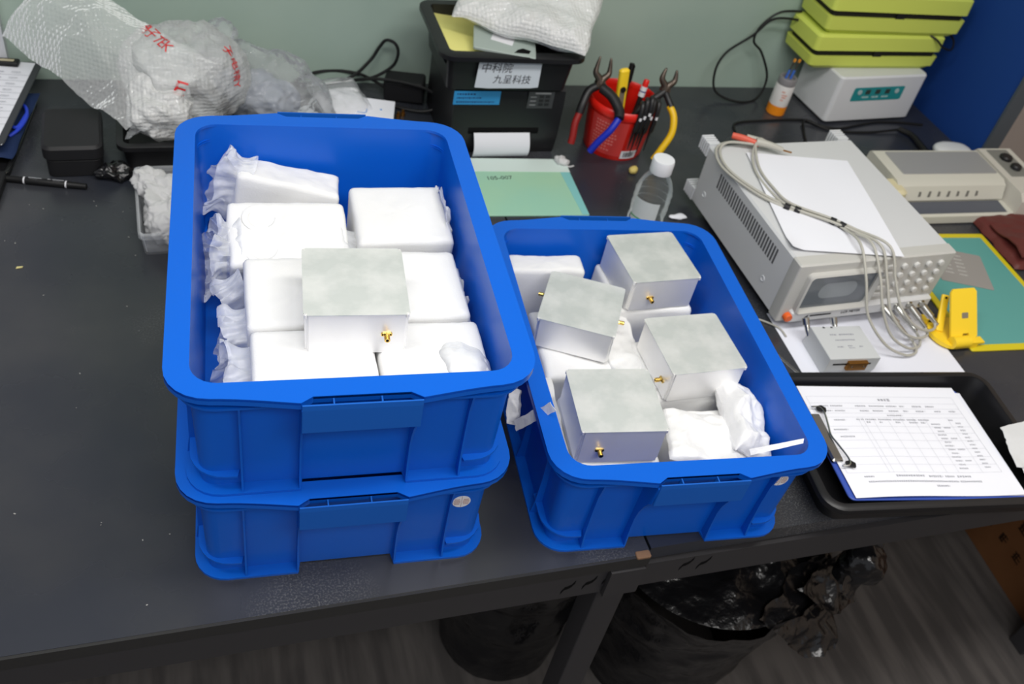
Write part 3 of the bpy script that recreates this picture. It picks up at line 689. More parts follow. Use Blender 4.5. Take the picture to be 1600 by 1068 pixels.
def seg(b, x0, y0, x1, y1, wd=.00045):
    n = 10; d = Vector((x1 - x0, y1 - y0)).normalized(); nx, ny = -d.y * wd / 2, d.x * wd / 2
    for i in range(n):
        P = []
        for t_ in (i / n, (i + 1) / n):
            x, y = x0 + (x1 - x0) * t_, y0 + (y1 - y0) * t_; P.append([(x + nx, y + ny), (x - nx, y - ny)])
        q = [P[0][0], P[0][1], P[1][1], P[1][0]]; b.faces.new([b.verts.new((x, y, fz(x, y))) for x, y in q])
b = NB()
for y in (.093, .078, .066, .055, .046, .026, .012, -.004, -.021, -.038, -.054, -.070): seg(b, -.143, y, .135, y)
for x in (-.143, -.070, -.062, -.043, -.016, .010, .034, .056, .135): seg(b, x, .046, x, -.070)
for x in (.100,): seg(b, x, .046, x, -.070)
for x in (-.143, .135): seg(b, x, .093, x, -.070)
obj('ruled_lines', b, LINE, fm, 0)
b = NB(); rd = random.Random(4)
def run(x, y, wid, h):
    xx = x
    while xx < x + wid:
        l = h * rd.uniform(.6, 1.1); k = h * rd.uniform(.55, .95)
        for dy in (-k / 2, k / 2, 0): seg(b, xx, y + dy, min(xx + l, x + wid), y + dy, h * .2)
        seg(b, xx + l * .5, y - k / 2, xx + l * .5, y + k / 2, h * .2); xx += l + h * .3
run(-.012, .086, .024, .0055)
for x, wd in ((-.128, .016), (-.108, .022), (-.062, .02), (-.036, .028), (-.004, .02), (.022, .008), (.046, .018), (.072, .016)): run(x, .0715, wd, .0032)
for x, wd in ((-.124, .014), (-.104, .018), (-.058, .016), (-.034, .018), (-.004, .018), (.024, .008), (.048, .016), (.084, .012), (.112, .012)): run(x, .0605, wd, .0032)
run(-.012, .0505, .028, .003); run(-.115, .040, .020, .003)
for x, wd in ((-.074, .006), (-.066, .005), (-.058, .020), (-.034, .024), (-.006, .022), (.020, .018), (.042, .020), (.100, .008)): run(x, .041, wd, .003)
for x, wd in ((-.058, .008), (-.034, .004), (-.004, .008), (.022, .016), (.044, .008)): run(x, .035, wd, .003)
run(-.125, .019, .024, .003); run(-.120, .004, .026, .003)
for k in range(13):
    y = .032 - k * .0078
    run(.062 + (k % 3) * .002, y, .012 if k % 3 else .016, .0028)
    if k % 3 == 1: run(.082, y, .012, .0028)
    run(.110, y + .002, .010, .0028)
run(-.118, -.078, .016, .0035); run(-.062, -.077, .050, .0035); run(-.004, -.078, .024, .0035); run(.026, -.078, .016, .0035); run(.048, -.078, .026, .0035)
run(-.115, -.088, .16, .0032); run(.048, -.088, .04, .0032); run(.0, -.097, .022, .003)
obj('print', b, INK, fm, 0)
b = NB(); sheet(b, flap((1.205, .030, .046), (1.262, .020, .040), (1.214, .100, .060), (1.268, .098, .074), .006, 12, 22, .014), 30, 30, .0012); sheet(b, flap((1.215, .010, .042), (1.265, .0, .036), (1.222, .070, .050), (1.262, .075, .052), .006, 15, 22, .012), 30, 30, .0012); tag(obj('tissue', b, M('soft_tissue', S(214, 214, 214), .8, trl=.15), None, 80), 'crumpled white tissue at the right end of the black tray', 'tissue')

# ------------------------------------------------------------------ yellow phone stand, mat, card, purse
ys = thing('phone_stand', 'bright yellow folding phone stand beside the meter', 'stand', (1.353, .345, 0), R(0))
b = NB(); out = []
for i in range(13): a = R(90 + i * 15); out.append((-.026 + .030 * math.cos(a), .018 + .038 * math.sin(a)))
out += [(.026, -.020), (.032, -.012), (.032, .048), (.026, .056)]
prism(b, out, .0046, .0125); prism(b, [(-.050, .050), (-.030, .044), (-.022, .066), (-.044, .070)], .0046, .0125); obj('base', b, YEL, ys, 30)
b = NB(); cyl(b, (-.034, -.014, .0165), (.004, -.014, .0165), .0115, 20); obj('hinge', b, YEL, ys, 40)
b = NB(); p, q = Vector((-.036, .022, .012)), Vector((-.014, .070, .060)); d = (q - p).normalized(); sx_ = Vector((1, -.3, 0)).normalized(); up = d.cross(sx_).normalized(); sx_ = up.cross(d)
rbox(b, .0075, .0035, 0, (q - p).length, .003, .001, T=Matrix.Translation(p) @ Matrix((sx_, up, d)).transposed().to_4x4()); obj('arm', b, YEL, ys)
b = NB(); cyl(b, q - d * .006 - up * .005, q - d * .006 + up * .005, .0022, 10); obj('pivot', b, DARK, ys, 0)
b = NB(); o = [(-.032, .006), (-.031, .090), (-.025, .097), (.023, .097), (.029, .090), (.030, .006), (.022, .0), (.012, .0), (.009, .012), (-.004, .012), (-.008, .0), (-.026, .0)]
T = Matrix.Translation((0, -.006, .0135)) @ Matrix.Rotation(R(50), 4, 'X'); prism(b, o, 0, .004, T=T); obj('back_plate', b, YEL, ys, 0)
b = NB(); box(b, .010, .040, -.020, -.004, .0125, .0165); obj('lip', b, YEL, ys, 0)
b = NB(); rbox(b, .0075, .0055, .004, .0044, .002, .0001, T=T @ Matrix.Translation((.001, .046, 0))); o = obj('mark', b, M('grey_emblem', S(128, 120, 104), .5), ys, 0); o['label'] = 'small grey emblem'
ma = thing('cutting_mat', 'teal board with a yellow border lying on the bench', 'mat', (1.505, .487, 0), R(-3.5))
b = NB(); rbox(b, .130, .178, 0, .004, .006, .001); obj('border', b, YELB, ma)
b = NB(); rbox(b, .116, .163, .004, .0046, .003, .0003); obj('surface', b, M('teal_mat', S(92, 158, 152), .55), ma, 0)
cg = thing('card', 'grey printed card lying on the teal board', 'card', (1.508, .548, .0048), R(-22)); b = NB(); rbox(b, .056, .058, 0, .0012, .003, .0003); obj('sheet', b, M('grey_card', S(150, 146, 142), .5), cg, 0)
b = NB()
for j in range(6):
    for i in range(2): dashes(b, -.040 + i * .030, .040 - j * .013, .0012, .018, .004, 20 + j * 2 + i)
obj('print', b, M('pale_print', S(196, 194, 190), .6), cg, 0)
pu = thing('pouch', 'dark red leather pouch at the right edge of the bench', 'pouch', (1.755, .62, 0), R(-4)); b = NB()
sheet(b, lambda u, v: ((u - .5) * .215 + .008 * noise.noise(Vector((u * 5, v * 5, 1))), (v - .5) * .185 + .01 * noise.noise(Vector((u * 5, v * 5, 7))), .004 + .030 * (max(0, math.sin(PI * u) * math.sin(PI * v)) ** .35) + .004 * noise.noise(Vector((u * 7, v * 9, 3)))), 40, 40, .004)
LEA = M('dark_red_leather', S(98, 46, 42), .5, spec=.3, bump=(120, .25, .002)); obj('body', b, LEA, pu, 80)
b = NB(); sheet(b, lambda u, v: ((u - .5) * .20, -.088 + v * .12 + .010 * math.sin(u * 4), .028 + .012 * math.sin(PI * min(1, v * 1.2 + .12)) + .003 * noise.noise(Vector((u * 7, v * 6, 9)))), 30, 24, .003); obj('flap', b, LEA, pu, 80)
b = NB(); rbox(b, .0035, .028, .0, .0012, .001, .0004, T=Matrix.Translation((.968, .329, 0)) @ Matrix.Rotation(R(20), 4, 'Z')); tag(obj('metal_strip', b, NICKEL, None, 0), 'short bright metal strip on the bench beside the single crate', 'strip')
b = NB(); tube(b, [(.945, .455, .003), (.972, .440, .003), (.995, .418, .003), (.998, .395, .003)], .0018, 8, 6); tag(obj('wire_offcut', b, CABLEG, None), 'thin grey wire between the single crate and the meter', 'wire')

# ------------------------------------------------------------------ laminator and neighbours
lm = thing('laminator', 'cream and grey desktop laminator with two black knobs', 'laminator', (1.628, .79, 0), R(-1))
def side(pts, x0, x1, b, T=None): loft(b, [[(x0, y, z) for y, z in pts], [(x1, y, z) for y, z in pts]], T=T)
b = NB(); side([(-.088, 0), (-.092, .004), (-.092, .022), (-.088, .026), (-.020, .029), (.095, .029), (.098, .004), (.095, 0)], -.182, .205, b); obj('base', b, CREAM, lm, 0)
b = NB(); side([(-.045, .029), (-.047, .034), (-.036, .064), (-.022, .072), (.088, .075), (.094, .070), (.096, .029)], -.172, .122, b); obj('body', b, CREAM, lm, 30)
b = NB(); rbox(b, .130, .042, 0, .0016, .004, .0005, T=Matrix.Translation((-.012, .040, .0737)) @ Matrix.Rotation(R(1.5), 4, 'X')); o = obj('top_panel', b, M('grey_panel', S(152, 152, 152), .4, bump=(30, .05, .001)), lm); o['label'] = 'grey top panel'
b = NB(); side([(-.086, .0262), (-.0862, .0272), (-.048, .0305), (-.048, .029)], -.150, .112, b); o = obj('feed_slot', b, M('slate_slot', S(84, 88, 98), .4), lm, 0); o['label'] = 'dark grey feed slot'
b = NB(); loft(b, [L3(rrect(.022, .030, .016, 6), .030), L3(rrect(.022, .030, .016, 6), .060), L3(rrect(.014, .022, .010, 6), .066)], T=Matrix.Translation((-.178, -.030, 0))); obj('end_cap', b, M('yellowed_plastic', S(216, 206, 168), .45), lm)
b = NB(); side([(-.094, 0), (-.094, .058), (-.078, .072), (.092, .078), (.098, .070), (.098, 0)], .128, .222, b); obj('control_end', b, M('cream_control', S(204, 200, 190), .45), lm, 30)
b = NB(); rbox(b, .030, .052, 0, .0012, .004, .0004, T=Matrix.Translation((.176, .034, .0757)) @ Matrix.Rotation(R(2), 4, 'X')); o = obj('control_plate', b, M('grey_plate', S(128, 128, 122), .45), lm)
for yy, r_ in ((.050, .015), (.012, .0125)):
    b = NB(); lathe(b, [(r_, 0), (r_, .006), (r_ * .8, .009), (r_ * .2, .0095)], 20); o = obj('knob', b, BLACK, lm, 40, (.178, yy, .0768)); o['label'] = 'black knob'
b = NB()
for i in range(7):
    x = -.112 + i * .026; T = Matrix.Translation((x, -.0412, .047)) @ Matrix.Rotation(R(68), 4, 'X')
    prism(b, [(-.004, -.0065), (.003, -.0065), (.005, .006), (-.001, .0065)] if i % 2 else [(-.003, -.006), (.0035, -.005), (.004, .005), (-.002, .006)], .0016, .0021, T=T)
obj('symbols', b, M('symbol_grey', S(112, 110, 104), .6), lm, 0)
b = NB(); blob(b, (1.785, .968, .014), (.05, .030, .014), .001, 20, 3, 4, rot=(0, 0, -.1), power=2.6); tag(obj('computer_mouse', b, WHITEP, None, 80), 'smooth white mouse shaped object behind the laminator', 'mouse')

# ------------------------------------------------------------------ white control box with lime cases
wb = thing('control_box', 'white control box with teal panel under the lime green cases', 'box', (1.624, 1.200, 0), R(4.9))
b = NB(); rbox(b, .137, .076, .004, .127, .012, .004); obj('body', b, WHITEP, wb, 35)
for sx in (-1, 1):
    for sy in (-1, 1):
        b = NB(); cyl(b, (sx * .11, sy * .055, 0), (sx * .11, sy * .055, .006), .008, 14); obj('foot', b, RUBBER, wb, 0)
b = NB(); T = Matrix.Translation((-.004, -.0758, .080)) @ Matrix.Rotation(R(90), 4, 'X'); rbox(b, .080, .0185, 0, .0008, .005, .0002, T=T); lb = obj('panel_label', b, TEAL, wb, 0); lb['label'] = 'teal panel label'
b = NB()
for x in (-.060, .058): cyl(b, T @ Vector((x, .006, .0008)), T @ Vector((x, .006, .0022)), .0065, 16)
obj('indicator', b, M('pale_indicator', S(168, 188, 190), .4), lb, 0)
b = NB()
for x in (-.034, -.003, .028): rbox(b, .0075, .0062, .0008, .0014, .001, .0002, T=T @ Matrix.Translation((x, .006, 0)))
obj('readout_window', b, M('dark_readout', S(52, 62, 58), .3), lb, 0)
b = NB()
for x in (-.047, -.016, .015):
    for k in range(2):
        for dx in (0, .004, .008): box(b, x + k * .011 + dx * .9, x + k * .011 + dx * .9 + .0018, -.0105, -.0058, .0008, .0011, T=T)
        box(b, x + k * .011, x + k * .011 + .008, -.0085, -.0072, .0008, .0011, T=T)
obj('print', b, M('white_print', S(190, 214, 214), .6), lb, 0)
def lime_case(label, loc, rz, hx, hy, hs):
    t = thing('lime_case', label, 'case', loc, R(rz), 'stacked lime green cases'); h1, h2, h3 = hs
    b = NB(); loft(b, [L3(rrect(hx - .018, hy - .010, .010), 0), L3(rrect(hx - .006, hy - .003, .012), .010), L3(rrect(hx - .003, hy - .001, .012), .0105), L3(rrect(hx, hy, .012), h1)]); obj('lower_shell', b, LIME, t, 30)
    b = NB(); loft(b, [L3(rrect(hx - .010, hy - .006, .01), h1), L3(rrect(hx - .010, hy - .006, .01), h2)]); box(b, -.012, .012, -hy + .001, -hy + .008, h1 - .0, h2 + .002); obj('seam', b, RUBBER, t, 0)
    b = NB(); loft(b, [L3(rrect(hx, hy, .012), h2), L3(rrect(hx - .001, hy - .001, .012), h3 - .006), L3(rrect(hx - .008, hy - .006, .010), h3)]); obj('upper_shell', b, LIME, t, 30)
lime_case('lower lime green case, directly on the white control box', (1.600, 1.219, .1275), 1.5, .190, .064, (.034, .049, .088))
lime_case('upper lime green case, cut off by the top edge of the picture', (1.618, 1.219, .2165), 0, .198, .064, (.042, .057, .098))
b = NB(); tube(b, [(1.70, 1.21, .2135), (1.745, 1.160, .2145), (1.775, 1.146, .196), (1.806, 1.148, .190), (1.822, 1.175, .205), (1.806, 1.21, .2135), (1.76, 1.23, .2135)], .0025, 8, 8); tag(obj('cable', b, RUBBER), 'black cable looping out between the two lime green cases', 'cable')
b = NB(); tube(b, [(1.44, 1.25, .20), (1.346, 1.25, .205), (1.300, 1.25, .160), (1.245, 1.25, .115), (1.225, 1.24, .07), (1.24, 1.23, .020), (1.30, 1.21, .004), (1.36, 1.225, .006), (1.385, 1.25, .05), (1.352, 1.262, .11), (1.318, 1.262, .14), (1.322, 1.262, .178), (1.36, 1.262, .215), (1.42, 1.262, .22)], .003, 8, 8); tag(obj('cable', b, RUBBER), 'black cable coiled against the green wall left of the lime green cases', 'cable')
b = NB(); tube(b, [(1.225, 1.075, .003), (1.245, 1.112, .003), (1.32, 1.124, .003), (1.445, 1.128, .003), (1.475, 1.105, .003), (1.525, 1.088, .003), (1.60, 1.105, .003), (1.66, 1.117, .003), (1.73, 1.115, .003), (1.795, 1.105, .003)], .003, 8, 8)
tag(obj('cable', b, RUBBER), 'black cable lying across the bench in front of the white control box', 'cable')
b = NB(); tube(b, [(1.398, 1.03, .003), (1.42, 1.08, .003), (1.445, 1.118, .0075), (1.50, 1.08, .003), (1.60, 1.07, .003), (1.70, 1.075, .008)], .003, 8, 8); tube(b, [(1.695, 1.075, .010), (1.715, 1.045, .010), (1.712, 1.0, .010), (1.706, .965, .010)], lambda s: .0065 + .003 * s, 10, 6); tag(obj('power_plug', b, RUBBER), 'black moulded plug on its cable behind the laminator', 'plug')
jar = thing('jar', 'small orange and white jar with grey lid holding tiny screwdrivers', 'jar', (1.386, 1.170, 0), 0)
b = NB(); lathe(b, [(.022, 0), (.0235, .002), (.0235, .026)], 24); obj('base', b, M('orange_label', S(236, 140, 26), .4), jar)
b = NB(); lathe(b, [(.0235, .026), (.0235, .076), (.022, .079)], 24); o = obj('label_band', b, M('jar_white', S(216, 214, 212), .45), jar)
b = NB()
for k, (a0, zz, l) in enumerate(((-130, .064, 20), (-125, .056, 34), (-122, .050, 26), (-125, .043, 18))):
    r_ = .0237
    for j in range(6):
        a = R(a0 + l * (j / 6)); a2 = R(a0 + l * ((j + .6) / 6))
        q = [(r_ * math.cos(a), r_ * math.sin(a), zz), (r_ * math.cos(a2), r_ * math.sin(a2), zz), (r_ * math.cos(a2), r_ * math.sin(a2), zz + .0035), (r_ * math.cos(a), r_ * math.sin(a), zz + .0035)]
        b.faces.new([b.verts.new(p) for p in q])
obj('print', b, M('jar_print', S(214, 112, 70), .5), jar, 0)
b = NB(); lathe(b, [(.020, .079), (.0225, .080), (.0225, .094), (.021, .097), (.017, .097), (.016, .090)], 24); obj('collar', b, M('grey_collar', S(132, 130, 132), .4), jar)
for k, (dx, dy, sx) in enumerate(((-.004, .004, .02), (.008, .002, .03))):
    sd = thing('screwdriver', ('left' if k == 0 else 'right') + ' tiny blue screwdriver with orange tip standing in the jar', 'screwdriver', (1.386 + dx, 1.170 + dy, .091), (R(-4), R(10), 0), 'tiny screwdrivers in the jar')
    b = NB(); cyl(b, (0, 0, 0), (0, 0, .022), .0032, 10); obj('handle', b, M('blue_handle', S(60, 104, 190), .4), sd)
    b = NB(); cyl(b, (0, 0, .022), (0, 0, .042), .0017, 8); obj('shaft', b, STEELM, sd)
    b = NB(); rbox(b, .0026, .0026, .042, .050, .001, .0006); obj('tip', b, M('orange_tip', S(214, 140, 40), .4), sd)

# ------------------------------------------------------------------ label printer with black bin on top
pt = thing('label_printer', 'black label printer with a paper strip curling out, under the black bin', 'printer', (.618, 1.10, 0), 0)
b = NB(); prof = [(-.094, 0), (-.099, .012), (-.104, .045), (-.104, .115), (-.100, .148), (-.092, .154), (.100, .154), (.104, .148), (.104, .004), (.100, 0)]
side(prof, -.118, .118, b); obj('body', b, BLACK, pt, 25)
b = NB(); side([(-.1045, .052), (-.1062, .056), (-.1062, .062), (-.1045, .066)], -.080, .072, b); obj('paper_slot', b, DARK, pt, 0)
b = NB(); sheet(b, lambda u, v: (-.068 + .122 * u, *[(-.1050 - .018 * math.sin(v * 2.4), .055 - .050 * v)][0]), 12, 14, .0004); o = obj('paper_strip', b, M('label_paper', S(214, 216, 222), .45), pt, 80); o['label'] = 'white label strip curling out'
b = NB(); box(b, -.121, -.024, -.1050, -.1040, .120, .150); s1 = obj('sticker', b, M('blue_sticker', S(44, 138, 196), .5), pt, 0); s1['label'] = 'blue sticker'
T = Matrix.Translation((-.0725, -.1050, .135)) @ Matrix.Rotation(R(90), 4, 'X'); b = NB()
dashes(b, -.042, .0085, 0, .038, .005, 31, T); dashes(b, -.042, 0, 0, .052, .004, 32, T); dashes(b, -.042, -.009, 0, .080, .004, 33, T); obj('print', b, M('dark_blue_print', S(18, 62, 110), .6), s1, 0)
b = NB(); box(b, .036, .092, -.1050, -.1040, .112, .150); s2 = obj('sticker', b, M('grey_sticker', S(58, 60, 62), .45), pt, 0); s2['label'] = 'dark grey sticker with grid'
b = NB()
for i in range(2):
    for j in range(3): box(b, .060 + i * .013, .070 + i * .013, -.1054, -.1049, .118 + j * .009, .124 + j * .009)
obj('grid', b, M('grid_dark', S(24, 26, 28), .6), s2, 0)
b = NB(); box(b, .050, .084, -.1054, -.1049, .145, .148)
for j in range(3): box(b, .041, .054, -.1054, -.1049, .119 + j * .009, .121 + j * .009)
obj('print', b, M('pale_print2', S(128, 130, 132), .6), s2, 0)
bn = thing('storage_bin', 'black storage bin with a handwritten paper label, on the label printer', 'bin', (.605, 1.085, .1555), R(-.5))
open_tray(bn, .132, .102, .083, .012, BLACK, lip=.018, taper=.008)
for sx in (-1, 1):
    for k in range(4):
        b = NB(); x0, x1 = sorted((sx * .128, sx * .147)); loft(b, [[(sx * .129, -.075 + k * .05 - .007, .048), (sx * .130, -.075 + k * .05 - .007, .048), (sx * .130, -.075 + k * .05 + .007, .048), (sx * .129, -.075 + k * .05 + .007, .048)], [(x0, -.075 + k * .05 - .007, .075), (x1, -.075 + k * .05 - .007, .075), (x1, -.075 + k * .05 + .007, .075), (x0, -.075 + k * .05 + .007, .075)]]); obj('gusset', b, BLACK, bn, 0)
T = Matrix.Translation((-.008, -.1075, .040)) @ Matrix.Rotation(R(86), 4, 'X')
b = NB(); prism(b, [(-.066, -.026), (-.04, -.0275), (.05, -.026), (.0655, -.024), (.066, .031), (-.062, .031)], 0, .0008, T=T); lb = obj('paper_label', b, M('blue_white_label', S(196, 204, 212), .6), bn, 0); lb['label'] = 'handwritten paper label'
text('中科院', .0215, INKD, lb, T @ Vector((-.026, .0135, .001)), T.to_euler(), name='handwriting', shear=.15)
text('九呈科技', .0195, INKD, lb, T @ Vector((.008, -.0095, .001)), T.to_euler(), name='handwriting', shear=.15)
b = NB(); sheet(b, lambda u, v: (.478 + .135 * u, .992 + .19 * v, .228 - .016 * u + .006 * math.sin(v * 4 + u * 3)), 16, 16, .0008); tag(obj('yellow_sheet', b, M('pale_yellow_paper', S(228, 222, 134), .6), None, 80), 'pale yellow sheet lying in the black bin under the bubble wrap', 'paper')
bd = thing('board', 'grey green plate with a white sticker, poking out of the black bin', 'plate', (.592, 1.020, .2395), (R(4), R(3), R(-14)))
b = NB(); rbox(b, .062, .042, 0, .006, .004, .001); obj('plate', b, M('grey_green_plate', S(158, 170, 164), .45), bd)
b = NB(); rbox(b, .022, .014, .006, .0064, .001, .0001, T=Matrix.Translation((-.004, .006, 0)) @ Matrix.Rotation(R(-12), 4, 'Z')); o = obj('sticker', b, WHITE, bd, 0); o['label'] = 'white sticker'
b = NB(); prism(b, [(.018, -.036), (.048, -.030), (.052, -.018), (.036, -.014), (.026, -.022)], .006, .0062); obj('opening', b, DARK, bd, 0)
b = NB(); quilt(b, (.668, 1.108, .2900), .135, .118, .040, -28, .008, 21, tilt=(13, 2)); tag(obj('bubble_wrap_bag', b, BUBBLE2, None, 80), 'puffy white bubble wrap bag heaped in the black bin', 'bubble wrap')

# ------------------------------------------------------------------ green folder, bottle, red tub of tools
fo = thing('folder', 'pale green folder with a white top band beside the left crate', 'folder', (.640, .876, 0), R(-2.6))
b = NB(); rbox(b, .108, .098, 0, .004, .002, .0008); obj('cover', b, M('pale_green_card', S(152, 200, 176), .5, var=(5, S(160, 202, 170))), fo)
b = NB(); box(b, -.108, .108, .050, .0975, .004, .0046); o = obj('band', b, M('pale_band', S(206, 222, 216), .5), fo, 0); o['label'] = 'pale whitish band'
b = NB(); prism(b, [(.086, .0495), (.107, .0495), (.107, -.0975), (.093, -.0975)], .004, .0044); o = obj('side_band', b, M('teal_band', S(128, 192, 190), .5), fo, 0); o['label'] = 'teal side band'
text('105-007', .017, INKD, fo, (-.052, .027, .0042), (0, 0, R(4)), name='handwriting')
b = NB(); blob(b, (.742, .957, .009), (.012, .014, .007), .005, 50, 31, 4, rot=(0, .3, .6)); tube(b, [(.745, .948, .004), (.755, .941, .004), (.766, .943, .005)], .0018, 6, 5); tag(obj('tissue', b, M('soft_tissue', S(214, 214, 214), .8), None, 80), 'small torn white tissue at the corner of the green folder', 'tissue')
bo = thing('bottle', 'small clear bottle with a white cap behind the single crate', 'bottle', (.848, .738, 0), 0)
b = NB(); lathe(b, [(.030, .002), (.036, .006), (.0365, .02), (.035, .032), (.0365, .042), (.0365, .082), (.035, .094), (.028, .112), (.020, .124), (.0185, .130), (.0185, .136)], 36, cap1=False); obj('body', b, PET, bo, 60)
b = NB()
for k in range(3):
    zz = .050 + k * .016; lathe(b, [(.0362, zz), (.0372, zz + .002), (.0362, zz + .004)], 36, cap0=False, cap1=False)
obj('ring', b, PET, bo, 60)
b = NB(); lathe(b, [(.0215, .130), (.0218, .131), (.0218, .154), (.0205, .158), (.012, .1585)], 32); obj('cap', b, M('white_cap', S(228, 230, 234), .4), bo, 40)
b = NB(); cl = []
for i in range(13): a = R(185 + 85 * i / 12); cl.append((.0372 * math.cos(a), .0372 * math.sin(a)))
for (p, q) in zip(cl[:-1], cl[1:]):
    for z0_, z1_ in ((.022, .078),): b.faces.new([b.verts.new(v) for v in ((*p, z0_), (*q, z0_), (*q, z1_), (*p, z1_))])
o = obj('label', b, M('bottle_label', S(206, 212, 212), .5), bo, 80)
b = NB()
for (p, q) in zip(cl[:-1], cl[1:]): b.faces.new([b.verts.new((v[0] * 1.006, v[1] * 1.006, v[2])) for v in ((*p, .034), (*q, .034), (*q, .037), (*p, .037))])
obj('stripe', b, M('green_stripe', S(70, 160, 96), .5), o, 80)
b = NB(); blob(b, (.896, .920, .008), (.0105, .0085, .008), .0015, 60, 5, 3, rot=(0, 0, .6)); tag(obj('foam_bit', b, M('yellowish_bit', S(206, 186, 106), .6)), 'small pale yellow lump on the bench below the red tub', 'lump')
b = NB(); blob(b, (.935, .757, .004), (.020, .008, .003), .002, 60, 6, 3); tag(obj('paper_scrap', b, PAPER), 'small white scrap at the back rim of the single crate', 'paper')
CX, CY = .888, 1.030
tb = thing('tub', 'red plastic tub crammed with pliers, pens and a cutter', 'tub', (CX, CY, 0), 0)
b = NB(); lathe(b, [(.060, .0015), (.064, 0), (.066, .004), (.0755, .108), (.0725, .108), (.063, .006), (.02, .005)], 48); obj('body', b, RED, tb, 40)
b = NB(); lathe(b, [(.0725, .106), (.0785, .104), (.0800, .110), (.0790, .119), (.0755, .122), (.0720, .119), (.0722, .106)], 48, cap0=False, cap1=False); obj('rim', b, RED, tb, 60)
def patch(par, name, a0, a1, z0_, z1_, mat, off=.0006, n=16):
    b = NB()
    rr = lambda zz: .066 + .0095 * (zz - .004) / .104 + off
    for i in range(n):
        q = []
        for a, zz in ((a0 + (a1 - a0) * i / n, z0_), (a0 + (a1 - a0) * (i + 1) / n, z0_), (a0 + (a1 - a0) * (i + 1) / n, z1_), (a0 + (a1 - a0) * i / n, z1_)):
            q.append(b.verts.new((rr(zz) * math.cos(R(a)), rr(zz) * math.sin(R(a)), zz)))
        b.faces.new(q)
    return obj(name, b, mat, par, 60)
lb = patch(tb, 'label', 195, 262, .012, .098, REDL)
patch(tb, 'label', 268, 318, .012, .092, REDL)
bc = patch(tb, 'barcode_label', 262, 294, .008, .028, WHITE, .0012)
b = NB(); rd = random.Random(9)
a = 267
while a < 287:
    wd = rd.uniform(.5, 1.6); rr = lambda zz: .066 + .0095 * (zz - .004) / .104 + .0016
    b.faces.new([b.verts.new((rr(zz) * math.cos(R(aa)), rr(zz) * math.sin(R(aa)), zz)) for aa, zz in ((a, .012), (a + wd, .012), (a + wd, .0245), (a, .0245))]); a += wd + rd.uniform(.5, 1.1)
obj('bars', b, INKD, bc, 0)
b = NB()
for k in range(9):
    a0 = 204 + rd.uniform(-2, 2); zz = .022 + k * .008
    for j in range(rd.randint(5, 9)):
        aa = a0 + j * 5.2; rr_ = lambda z: .066 + .0095 * (z - .004) / .104 + .0012
        b.faces.new([b.verts.new((rr_(z) * math.cos(R(x)), rr_(z) * math.sin(R(x)), z)) for x, z in ((aa, zz), (aa + rd.uniform(2.5, 4.4), zz), (aa + rd.uniform(2.5, 4.4), zz + .0034), (aa, zz + .0034))])
obj('print', b, M('pale_red_print', S(226, 128, 122), .6), lb, 0)
def pliers(label, piv, aim, handles, jaw=.042):
    """diagonal cutters: two jaws above the pivot, dipped handles below"""
    p = Vector(piv); t = thing('cutting_pliers', label, 'pliers', piv); up = Vector(aim).normalized(); sd = up.cross(Vector((0, -1, .4))).normalized()
    for s in (-1, 1):
        b = NB(); c = [(0, 0), (s * .005, .010), (s * .0145, .020), (s * .0150, .032), (s * .0125, jaw)]
        tube(b, [up * y + sd * x for x, y in c], lambda q: .0078 * (1 - q) ** .6 + .0014, 8, 5); obj('jaw', b, STEELM, t, 60)
    b = NB(); nrm = up.cross(sd).normalized(); cyl(b, nrm * -.007, nrm * .007, .0105, 16); obj('joint', b, STEELM, t, 40)
    for name, mat, pts, r_ in handles:
        b = NB(); tube(b, [Vector(q) - p for q in pts], r_, 10, 8); o = obj(name, b, mat, t, 80); o['label'] = mat.name.replace('_', ' ') + ' handle'
BLUEH = M('blue_dipped', S(26, 44, 176), .4); REDH = M('dark_red_dipped', S(140, 28, 24), .4); YELH = M('yellow_dipped', S(236, 190, 20), .4); BLKH = M('black_dipped', S(26, 26, 28), .45)
pliers('open pliers with red and blue handles astride the left rim of the tub', (.818, 1.022, .156), (.12, .30, 1), [
    ('handle_neck', BLKH, [(.814, 1.022, .150), (.795, 1.018, .140), (.782, 1.005, .118), (.776, .998, .100)], .009),
    ('handle', REDH, [(.776, .998, .100), (.768, .990, .080), (.765, .98, .055), (.762, .975, .040)], .0075),
    ('handle_neck', BLKH, [(.822, 1.014, .149), (.838, .990, .142), (.846, .962, .128), (.842, .945, .118)], .011),
    ('handle', BLUEH, [(.842, .945, .118), (.826, .938, .095), (.806, .940, .065), (.796, .945, .040)], .0075)], .054)
pliers('closed pliers with a yellow handle hooked over the right rim of the tub', (.968, 1.012, .148), (.18, .25, 1), [
    ('handle_neck', BLKH, [(.966, 1.010, .145), (.940, 1.004, .128), (.915, 1.0, .108), (.90, 1.0, .08)], .008),
    ('handle_neck', BLKH, [(.969, 1.008, .143), (.975, .998, .132), (.980, .985, .122)], .007),
    ('handle', YELH, [(.978, .990, .122), (.985, .972, .105), (.982, .955, .075), (.962, .945, .040), (.950, .942, .018)], .0078)], .045)
kn = thing('utility_cutter', 'yellow utility cutter standing in the red tub', 'cutter', (.878, 1.006, .030), (R(-4), R(-5), R(8)))
b = NB(); rbox(b, .0115, .007, .0, .165, .006, .004); obj('handle', b, YEL, kn)
b = NB(); rbox(b, .006, .0015, .045, .125, .002, .0006, T=Matrix.Translation((-.002, -.0070, 0))); obj('slider_rail', b, M('cutter_grey', S(150, 146, 128), .4, .5), kn)
b = NB(); cyl(b, (-.002, -.008, .122), (-.002, -.011, .122), .0062, 14); obj('lock_knob', b, RUBBER, kn)
mk = thing('marker_pen', 'red topped white and black marker standing in the tub', 'pen', (.905, 1.010, .028), (R(-8), R(10), 0))
